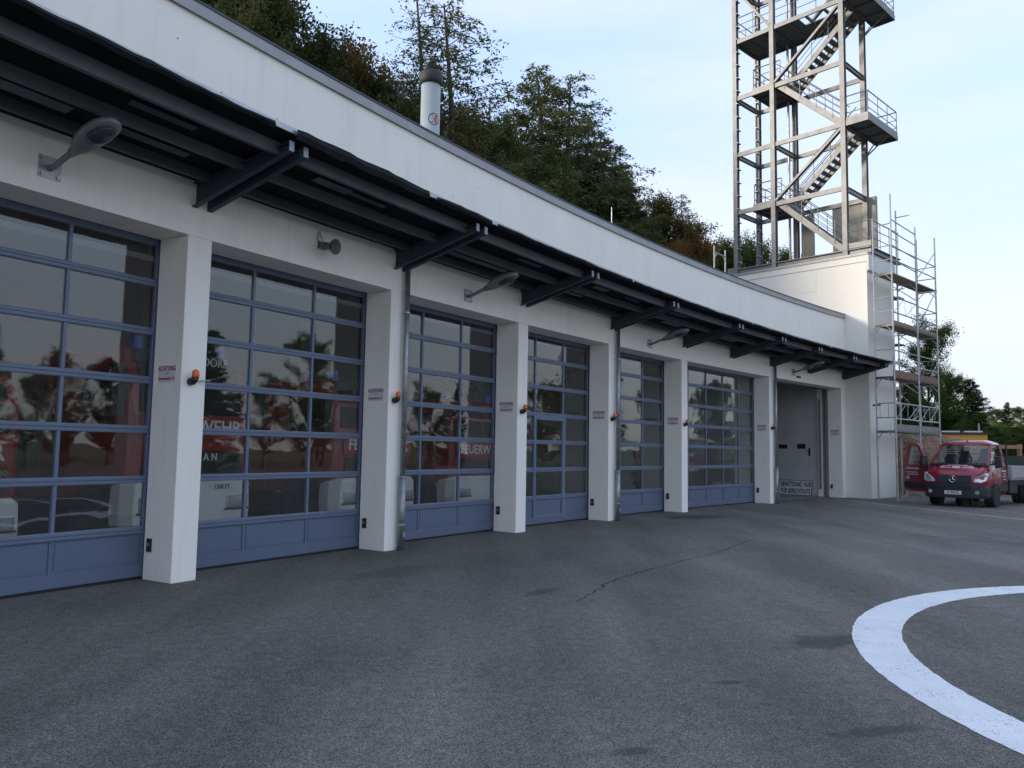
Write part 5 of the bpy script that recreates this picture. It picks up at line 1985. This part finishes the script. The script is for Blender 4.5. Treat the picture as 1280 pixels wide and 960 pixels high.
tree_px('larch_tree', 'larch_thin', 'needles_larch', 522, -25, 37, 1.5, 'thin topped larch rising just left of the chimney pipe')
tree_px('larch_tree', 'larch_a', 'needles_larch', 560, 5, 35, 1.75, 'spreading larch rising just right of the chimney pipe')
tree_px('larch_tree', 'larch_b', 'needles_larch', 672, 82, 46, 1.8, 'tall dense larch, left one of the close pair')
tree_px('larch_tree', 'larch_a', 'needles_larch', 714, 94, 47, 1.9, 'tall open larch, right one of the close pair')
tree_px('larch_tree', 'larch_b', 'needles_larch', 752, 168, 49, 1.8, 'shorter larch stepping down beside the close pair')
tree_px('larch_tree', 'larch_thin', 'needles_larch', 612, 120, 42, 1.2, 'slim larch between the chimney pipe and the close larch pair')
tree_px('larch_tree', 'larch_a', 'needles_larch', 645, 140, 52, 1.8, 'larch half hidden behind the pale birch trunk')
tree_px('larch_tree', 'larch_b', 'needles_larch', 735, 140, 54, 1.4, 'larch between the close pair and the stepping down larch')
tree_px('larch_tree', 'larch_b', 'needles_larch', 775, 200, 56, 1.4, 'low larch right of the stepping down larch')
tree_px('birch_tree', 'broad_c', 'leaves_green', 632, 130, 39, 0.5, 'birch with a pale bare trunk left of the larch pair', 'bark_birch')
tree_px('birch_tree', 'broad_c', 'leaves_green', 691, 168, 42, 0.5, 'birch with a pale trunk in front of the larch pair', 'bark_birch')
tree_px('spruce_tree', 'spruce_a', 'needles_spruce', 775, 212, 50, 1.35, 'dark spruce at the lower end of the larch group')
tree_px('spruce_tree', 'spruce_a', 'needles_spruce', 735, 215, 47, 1.3, 'dark spruce in front of the stepping down larch')
tree_px('spruce_tree', 'spruce_a', 'needles_spruce', 792, 250, 52, 1.2, 'small dark spruce at the foot of the larch group')
tree_px('broadleaf_tree', 'broad_a', 'leaves_olive', 826, 236, 58, 0.95, 'loose open tree right of the dark spruces')
tree_px('larch_tree', 'larch_a', 'needles_larch', 853, 242, 60, 1.1, 'small larch beside the loose open tree')
tree_px('broadleaf_tree', 'broad_b', 'leaves_brown', 868, 272, 55, 0.75, 'russet autumn tree left of the steel tower')
tree_px('broadleaf_tree', 'broad_c', 'leaves_brown', 848, 292, 52, 0.8, 'low russet tree beside the dark spruces')
for (u, v, Y, k, w, mm) in ((905, 290, 62, 'broad_a', 0.9, 'leaves_green'), (940, 285, 64, 'broad_b', 0.9, 'leaves_green'), (978, 305, 66, 'broad_a', 0.8, 'leaves_green'), (1015, 322, 66, 'broad_b', 0.8, 'leaves_green'),
                            (600, 175, 40, 'broad_b', 0.8, 'leaves_dark'), (505, 120, 37, 'broad_a', 0.7, 'leaves_dark'), (650, 205, 42, 'broad_a', 0.8, 'leaves_dark'), (700, 222, 44, 'broad_b', 0.8, 'leaves_dark'),
                            (575, 150, 44, 'broad_c', 1.0, 'leaves_dark'), (765, 255, 48, 'broad_a', 0.8, 'leaves_dark'), (815, 285, 52, 'broad_b', 0.7, 'leaves_dark'), (548, 150, 36, 'broad_c', 1.0, 'leaves_brown'), (620, 185, 46, 'broad_a', 1.0, 'leaves_dark'), (680, 200, 50, 'broad_b', 1.0, 'leaves_dark'), (730, 235, 52, 'broad_a', 1.0, 'leaves_dark'), (650, 170, 56, 'broad_b', 1.0, 'leaves_dark'), (710, 185, 58, 'broad_a', 1.0, 'leaves_dark'), (790, 262, 60, 'broad_b', 0.9, 'leaves_dark'), (480, 95, 44, 'broad_a', 0.9, 'leaves_dark'), (590, 130, 50, 'broad_c', 1.1, 'leaves_green'), (885, 300, 56, 'broad_c', 0.9, 'leaves_green')):
    lab = ('leafy tree at the foot of the larches beside the chimney pipe' if u < 560 else 'dark leafy tree filling the slope below the close larch pair' if u < 705
           else 'dark leafy tree at the foot of the dark spruces' if u < 830 else 'green leafy tree behind the foot of the steel tower')
    tree_px('broadleaf_tree', k, mm, u, v, Y, w, lab)
# right of the scaffolding
RGR = 'trees beyond the building site'
tree_px('broadleaf_tree', 'broad_open', 'leaves_green', 1152, 388, 47, 0.85, 'tall open crowned tree showing through the scaffolding', group=RGR)
tree_px('broadleaf_tree', 'broad_b', 'leaves_green', 1188, 458, 50, 1.1, 'broad leafy tree right of the scaffolding', group=RGR)
tree_px('broadleaf_tree', 'broad_a', 'leaves_green', 1140, 470, 52, 1.3, 'dark leafy tree low behind the scaffolding decks', group=RGR)
tree_px('broadleaf_tree', 'broad_b', 'leaves_green', 1180, 508, 46, 1.4, 'dark low tree behind the orange site hut', group=RGR)
tree_px('spruce_tree', 'spruce_a', 'needles_spruce', 1212, 472, 54, 1.6, 'dark spruce right of the leafy tree by the scaffolding', group=RGR)
tree_px('spruce_tree', 'spruce_a', 'needles_spruce', 1259, 502, 95, 1.3, 'distant pointed spruce standing in pale green woods', group=RGR)
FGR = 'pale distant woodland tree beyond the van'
for (u, v, Y, k, w, mm) in ((1232, 524, 80, 'broad_b', 1.1, 'leaves_haze_pale'), (1248, 510, 100, 'broad_a', 1.2, 'leaves_haze_pale'), (1272, 507, 105, 'broad_b', 1.2, 'leaves_haze_pale'), (1290, 515, 90, 'broad_a', 1.1, 'leaves_haze_pale'), (1322, 510, 95, 'broad_b', 1.1, 'leaves_haze_pale'), (1360, 505, 95, 'broad_a', 1.1, 'leaves_haze_pale')):
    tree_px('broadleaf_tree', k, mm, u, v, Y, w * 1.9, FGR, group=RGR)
for (u, v, Y, k, w) in ((1222, 538, 62, 'broad_b', 1.2), (1245, 546, 60, 'broad_a', 1.2), (1268, 540, 64, 'broad_b', 1.2), (1292, 538, 60, 'broad_a', 1.2), (1320, 535, 62, 'broad_b', 1.1), (1208, 515, 66, 'broad_b', 1.3), (1235, 530, 70, 'broad_a', 1.5), (1256, 528, 74, 'broad_b', 1.5), (1280, 530, 72, 'broad_a', 1.5), (1165, 530, 58, 'broad_a', 1.2), (1120, 500, 56, 'broad_b', 1.0)):
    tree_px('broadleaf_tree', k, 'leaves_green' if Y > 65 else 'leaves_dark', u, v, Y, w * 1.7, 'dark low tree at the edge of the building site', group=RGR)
SHG = 'shrubs at the edge of the building site'
for (u, v, Y) in ((1238, 566, 46), (1254, 570, 43), (1272, 564, 47), (1290, 566, 44), (1310, 560, 45), (1222, 558, 50)):
    top = pixel_at(u, v, Y)
    plant('shrub', 'shrub', 'leaves_dark', 'bark', (top.x, top.y, -0.02), max(1.6, top.z), TR.uniform(0, 6), 1.0, 'dark shrub behind the flatbed of the red van', 'shrub', SHG)
# across the yard: these show mirrored in the glazed gates
for k in range(20):
    y = 0 + k * 3.1 + TR.uniform(-1.2, 1.2)
    x = 52 + TR.uniform(-5, 7) - 0.1 * max(0, y - 20)
    kd = TR.choice(('broad_a', 'broad_b', 'spruce_a', 'broad_open', 'larch_b'))
    hh = TR.uniform(7.0, 12.0)
    plant('yard_tree', kd, 'needles_spruce' if kd == 'spruce_a' else TR.choice(('leaves_green', 'leaves_olive', 'leaves_dark')), 'bark', (x, y, -0.02), hh, TR.uniform(0, 6), TR.uniform(1.0, 1.3),
          'tree across the yard seen mirrored in the gate glass', 'tree', 'trees across the yard')

# ---------------------------------------------------------------- building site beyond the block
m = MB()
rg = random.Random(4)
NU, NV = 78, 50
c0 = TW(1.0, 9.5, 0)
vs = []
for j in range(NV + 1):
    for i in range(NU + 1):
        t = -9.0 + 12.5 * i / NU
        w = 4.6 + 9.0 * j / NV
        edge = min(smooth01(i / 12), smooth01((NU - i) / 27), smooth01((j + 0.9) / 15), smooth01((NV - j) / 12))
        z = (3.9 - 0.12 * (t + 9)) * edge + ((rg.uniform(-0.09, 0.09) + 0.14 * math.sin(2.1 * t + 1.3 * w) * math.sin(1.7 * w - 0.6 * t)) * edge) - 0.05
        q = TW(t, w, z)
        vs.append(q)
m.add(vs, [(j * (NU + 1) + i, j * (NU + 1) + i + 1, (j + 1) * (NU + 1) + i + 1, (j + 1) * (NU + 1) + i) for j in range(NV) for i in range(NU)])
tag(m.build('earth_mound', 'earth', None, smooth=False), kind='structure')

hc_ = pixel_at(1207, 590, 41)
ex_ = Vector((0.93, -0.37, 0)).normalized()
ey_ = Vector((0.37, 0.93, 0)).normalized()
HM = basis(ex_, ey_, (0, 0, 1), (hc_.x, hc_.y, 0))
HUT = thing('site_hut', 'orange site hut with a dark flat roof behind the red van', 'hut', HM)
m = MB()
m.box(-1.0, 1.05, 0, 4.5, 0.3, 2.85)
m.build('wall', 'hut_orange', HUT, local=True, bevel=0.01)
m = MB()
m.box(-1.03, -1.002, 0.02, 4.45, 0.32, 2.83)
m.build('side_wall', 'hut_beige', HUT, local=True)
m = MB()
m.box(-1.08, 1.12, -0.07, 4.57, 2.852, 2.96)
m.build('roof', 'hut_roof', HUT, local=True)
m = MB()
for (x0, x1, z0, z1) in ((-0.72, -0.66, 1.9, 2.62), (-0.26, -0.20, 1.9, 2.62), (-0.66, -0.26, 2.56, 2.62), (-0.66, -0.26, 1.9, 1.96)):
    m.box(x0, x1, -0.03, -0.001, z0, z1)
wf = m.build('window_frame', 'lamp_grey', HUT, local=True)
m = MB()
m.box(-0.66, -0.26, -0.015, -0.002, 1.96, 2.56)
m.build('pane', 'hut_glass', HUT, local=True)
m = MB()
strokes([(0.15, 0.92, 2.12, 0.06, 0.0)], lambda u, v: Vector((u, -0.004, v)), m)
m.build('lettering', 'text_white', HUT, local=True)
for x in (-0.8, 0.85):
    for y in (0.2, 4.2):
        m = MB()
        m.box(x - 0.15, x + 0.15, y - 0.15, y + 0.15, 0, 0.3)
        m.build('footing', 'concrete', HUT, local=True)
m = MB()
m.tube([(0.75, 0.5, 2.96), (0.75, 0.5, 3.45)], 0.04, 8)
m.build('vent_pipe', 'flashing', HUT, local=True)
# lengths of white board lying on the hut roof
for k, x in enumerate((-0.6, 0.45)):
    m = MB()
    q = HM @ Vector((x, 0.4, 2.962))
    a, b = q - ex_ * 0.42, q + ex_ * 0.42
    m.bar(a + Vector((0, 0, 0.04)), b + Vector((0, 0, 0.04)), 0.5, 0.08)
    tag(m.build('roof_board', 'sign_white'), 'pale board lying on the roof of the orange site hut', 'board', 'boards on the site hut roof')
# skip and timber by the hut
q = pixel_at(1277, 598, 36)
SK = thing('waste_skip', 'grey green steel skip standing behind the van flatbed', 'skip', Matrix.Translation((q.x + 0.6, q.y, 0)) @ Matrix.Rotation(0.4, 4, 'Z'))
m = MB()
lo_ = [(-1.0, -0.9, 0.15), (1.0, -0.9, 0.15), (1.0, 0.9, 0.15), (-1.0, 0.9, 0.15)]
m.loft([[Vector(p) for p in lo_], [Vector((p[0] * 1.5, p[1] * 1.05, 1.75)) for p in lo_], [Vector((p[0] * 1.46, p[1] * 1.0, 1.75)) for p in lo_], [Vector((p[0] * 0.97, p[1] * 0.95, 0.25)) for p in lo_]])
m.build('tub', 'skip_green', SK, local=True)
for x in (-0.9, 0.0, 0.9):
    m = MB()
    m.bar((x, -0.93, 0.2), (x * 1.45, -0.99, 1.7), 0.08, 0.06, (0, 1, 0))
    m.build('rib', 'skip_green', SK, local=True)
m = MB()
m.box(-1.0, 1.0, -0.8, 0.8, 0.0, 0.149)
m.build('runner', 'skip_green', SK, local=True)
q = pixel_at(1258, 600, 38.5)
TF = thing('timber_trestle', 'brown timber trestle standing behind the van', 'trestle', Matrix.Translation((q.x, q.y, 0)) @ Matrix.Rotation(0.3, 4, 'Z'))
for x in (-0.9, 0.9):
    m = MB()
    m.bar((x, 0, 0), (x, 0, 2.35), 0.18, 0.12, (1, 0, 0))
    m.build('post', 'timber', TF, local=True)
for z in (1.5, 2.2):
    m = MB()
    m.bar((-1.0, -0.08, z), (1.0, -0.08, z), 0.04, 0.18)
    m.build('rail', 'timber', TF, local=True)

# ---------------------------------------------------------------- fire engines parked inside the hall
def make_truck(s, off, hfac, tz, label, extra):
    a = head(s)
    M = frame_at(s, -off, 0) @ Matrix.Diagonal((1, 0.91, 1, 1))   # x forward to the gate
    T = thing('fire_engine', label, 'fire engine', M, 'fire engines inside the hall')
    k = hfac
    # cab: slightly raked front, rounded edges
    m = MB()
    ring = lambda x, w, z0, z1: [Vector((x, w, z0)), Vector((x, w, z1 - 0.18)), Vector((x, w - 0.10, z1)), Vector((x, -w + 0.10, z1)), Vector((x, -w, z1 - 0.18)), Vector((x, -w, z0))]
    m.loft([ring(-0.02, 1.05, 0.95 * k, 1.9 * k), ring(-0.12, 1.20, 0.80 * k, 2.55 * k), ring(-0.30, 1.24, 0.70 * k, 2.95 * k), ring(-0.55, 1.25, 1.12 * k, 3.05 * k), ring(-1.75, 1.25, 1.12 * k, 3.05 * k)])
    m.build('cab', 'truck_red', T, local=True, bevel=0.03)
    m = MB()
    m.hexa([Vector(q) for q in ((0.02, -1.06, 2.09 * k), (0.02, 1.06, 2.09 * k), (-0.10, 1.06, 2.09 * k), (-0.10, -1.06, 2.09 * k), (-0.22, -1.04, 2.85 * k), (-0.22, 1.04, 2.85 * k), (-0.34, 1.04, 2.85 * k), (-0.34, -1.04, 2.85 * k))])
    m.build('windscreen', 'truck_glass', T, local=True, bevel=0.02)
    for sg in (-1, 1):
        m = MB()
        m.box(-1.35, -0.45, sg * 1.252 - 0.004, sg * 1.252 + 0.004, 1.95 * k, 2.7 * k)
        m.build('side_window', 'truck_glass', T, local=True)
        m = MB()
        m.tube([(-0.25, sg * 1.2, 2.75 * k), (-0.05, sg * 1.45, 2.75 * k)], 0.02, 6)
        m.tube([(-0.25, sg * 1.2, 2.1 * k), (-0.05, sg * 1.45, 2.1 * k)], 0.02, 6)
        m.box(-0.12, 0.0, sg * 1.46 - 0.11, sg * 1.46 + 0.11, 2.0 * k, 2.75 * k)
        m.build('wing_mirror', 'truck_dark', T, local=True)
    m = MB()
    m.hexa([Vector(q) for q in ((0.05, -1.0, 1.15 * k), (0.05, 1.0, 1.15 * k), (-0.1, 1.0, 1.15 * k), (-0.1, -1.0, 1.15 * k), (0.045, -0.95, 1.52 * k), (0.045, 0.95, 1.52 * k), (-0.1, 0.95, 1.52 * k), (-0.1, -0.95, 1.52 * k))])
    gr = m.build('grille', 'truck_dark', T, local=True, bevel=0.01)
    m = MB()
    m.loft([[Vector((x, y, z)) for y, z in ((w, 0.42 * k), (w + 0.02, 0.6 * k), (w, 1.02 * k), (w - 0.1, 1.10 * k), (-w + 0.1, 1.10 * k), (-w, 1.02 * k), (-w - 0.02, 0.6 * k), (-w, 0.42 * k))] for x, w in ((-0.42, 1.24), (-0.15, 1.25), (0.08, 1.14), (0.12, 0.95))])
    m.build('bumper', 'truck_white', T, local=True, bevel=0.02)
    for sg in (-1, 1):
        m = MB()
        m.hexa([Vector(q) for q in ((0.15, sg * 0.60, 0.62 * k), (0.135, sg * 1.08, 0.62 * k), (0.02, sg * 1.08, 0.62 * k), (0.02, sg * 0.6, 0.62 * k), (0.145, sg * 0.60, 0.82 * k), (0.13, sg * 1.08, 0.84 * k), (0.02, sg * 1.08, 0.84 * k), (0.02, sg * 0.6, 0.82 * k))])
        m.build('headlight', 'headlight', T, local=True, bevel=0.015)
        m = MB()
        m.hexa([Vector(q) for q in ((0.155, sg * 0.57, 0.59 * k), (0.14, sg * 1.11, 0.59 * k), (0.03, sg * 1.11, 0.59 * k), (0.03, sg * 0.57, 0.59 * k), (0.155, sg * 0.57, 0.615 * k), (0.14, sg * 1.11, 0.615 * k), (0.03, sg * 1.11, 0.615 * k), (0.03, sg * 0.57, 0.615 * k))])
        m.build('headlight_trim', 'truck_dark', T, local=True)
        m = MB()
        m.loft([circle_pts((-1.15, sg * (1.02 + yy), 0.5), (1, 0, 0), (0, 0, 1), r, 22) for yy, r in ((-0.15, 0.3), (-0.15, 0.48), (0.15, 0.5), (0.16, 0.46), (0.12, 0.28), (0.02, 0.2))])
        m.build('wheel', 'tyre', T, local=True)
        m = MB()
        m.loft([circle_pts((-4.9, sg * (1.02 + yy), 0.5), (1, 0, 0), (0, 0, 1), r, 22) for yy, r in ((-0.3, 0.3), (-0.3, 0.48), (0.15, 0.5), (0.16, 0.46), (0.12, 0.28), (0.02, 0.2))])
        m.build('wheel', 'tyre', T, local=True)
        m = MB()
        m.tube([(-0.5, sg * 0.85, 3.05 * k), (-0.5, sg * 0.85, 3.25 * k)], 0.10, 12)
        m.build('blue_beacon', 'blue_light', T, local=True)
    m = MB()
    m.box(0.121, 0.128, 0.22, 0.74, 0.90 * k, 1.01 * k)
    pl = m.build('number_plate', 'sign_white', T, local=True)
    m = MB()
    m.box(-7.2, -2.1, -1.22, 1.22, 0.75, 3.1 * k)
    m.build('equipment_body', 'truck_red', T, local=True, bevel=0.03)
    for sg in (-1, 1):
        for q in range(3):
            m = MB()
            x = -2.55 - 1.5 * q
            m.box(x - 1.4, x, sg * 1.225 - 0.006, sg * 1.225 + 0.006, 0.85, 2.8 * k)
            m.build('shutter', 'lamp_grey', T, local=True)
    rd = basis((0, 1, 0), (0, 0, 1), (1, 0, 0), (0.0, 0, 0))
    m = MB()
    m.box(0.0, 0.045, -1.05, 1.05, tz - 0.19, tz + 0.19)
    m.build('name_panel', 'truck_red', T, local=True, bevel=0.01)
    tx = words('lettering', 'FEUERWEHR', 0.30, 'text_white', T, Matrix.Translation((0.049, 0, tz)) @ rd, 0.002)
    tx.data.transform(Matrix.Diagonal((1.85 / (max(v.co.x for v in tx.data.vertices) - min(v.co.x for v in tx.data.vertices)), 1, 1, 1)))
    if 'plate' in extra:
        words('plate_lettering', extra['plate'], 0.10, 'text_black', T, Matrix.Translation((0.131, 0.50, 0.955 * k)) @ rd, 0.001)
    if 'visor' in extra:
        m = MB()
        m.hexa([Vector(q) for q in ((-0.16, -1.1, 2.83 * k), (-0.16, 1.1, 2.83 * k), (-0.34, 1.1, 2.83 * k), (-0.34, -1.1, 2.83 * k), (-0.20, -1.05, 3.04 * k), (-0.20, 1.05, 3.04 * k), (-0.36, 1.05, 3.04 * k), (-0.36, -1.05, 3.04 * k))])
        m.build('sun_visor', 'truck_dark', T, local=True, bevel=0.02)
        words('visor_lettering', extra['visor'], 0.20, 'text_white', T, Matrix.Translation((-0.155, 0.42, 2.93 * k)) @ rd, 0.002)
    if 'script' in extra:
        words('model_lettering', extra['script'], 0.13, 'lamp_grey', T, Matrix.Translation((0.052, 0.82, tz - 0.25)) @ rd, 0.002)
    if 'badge' in extra:
        words('badge_lettering', extra['badge'], 0.17, 'text_white', T, Matrix.Translation((0.052, 0.2, 1.42 * k)) @ rd, 0.002)
    return T
make_truck(-1.58, 2.5, 0.86, 1.53, 'red and white fire engine inside the gate beside the wall lamp bay', {'script': 'Atego', 'wide': 1})
make_truck(2.05, 2.5, 1.04, 1.96, 'red and white fire engine behind the gate under the horn loudspeaker', {'plate': '1508 ET', 'visor': 'SDORF', 'badge': 'M A N'})
make_truck(6.0, 2.3, 0.98, 1.72, 'red and white fire engine behind the gate left of the wicket door gate', {'visor': 'DORF'})
make_truck(9.75, 2.60, 0.94, 1.66, 'red and white fire engine behind the gate with the wicket door', {})
make_truck(-5.55, 2.6, 0.95, 1.66, 'red and white fire engine behind the gate next to the wall end', {})
# roof posts inside the hall
for s, t in ((0.17, -7.0), (4.0, -7.0), (7.8, -7.0), (11.6, -7.0), (15.4, -7.0)):
    m = MB()
    m.box(-0.2, 0.2, -0.2, 0.2, 0.007, 4.89, frame_at(s, t, 0))
    m.build('column', 'hall_wall', HALL)
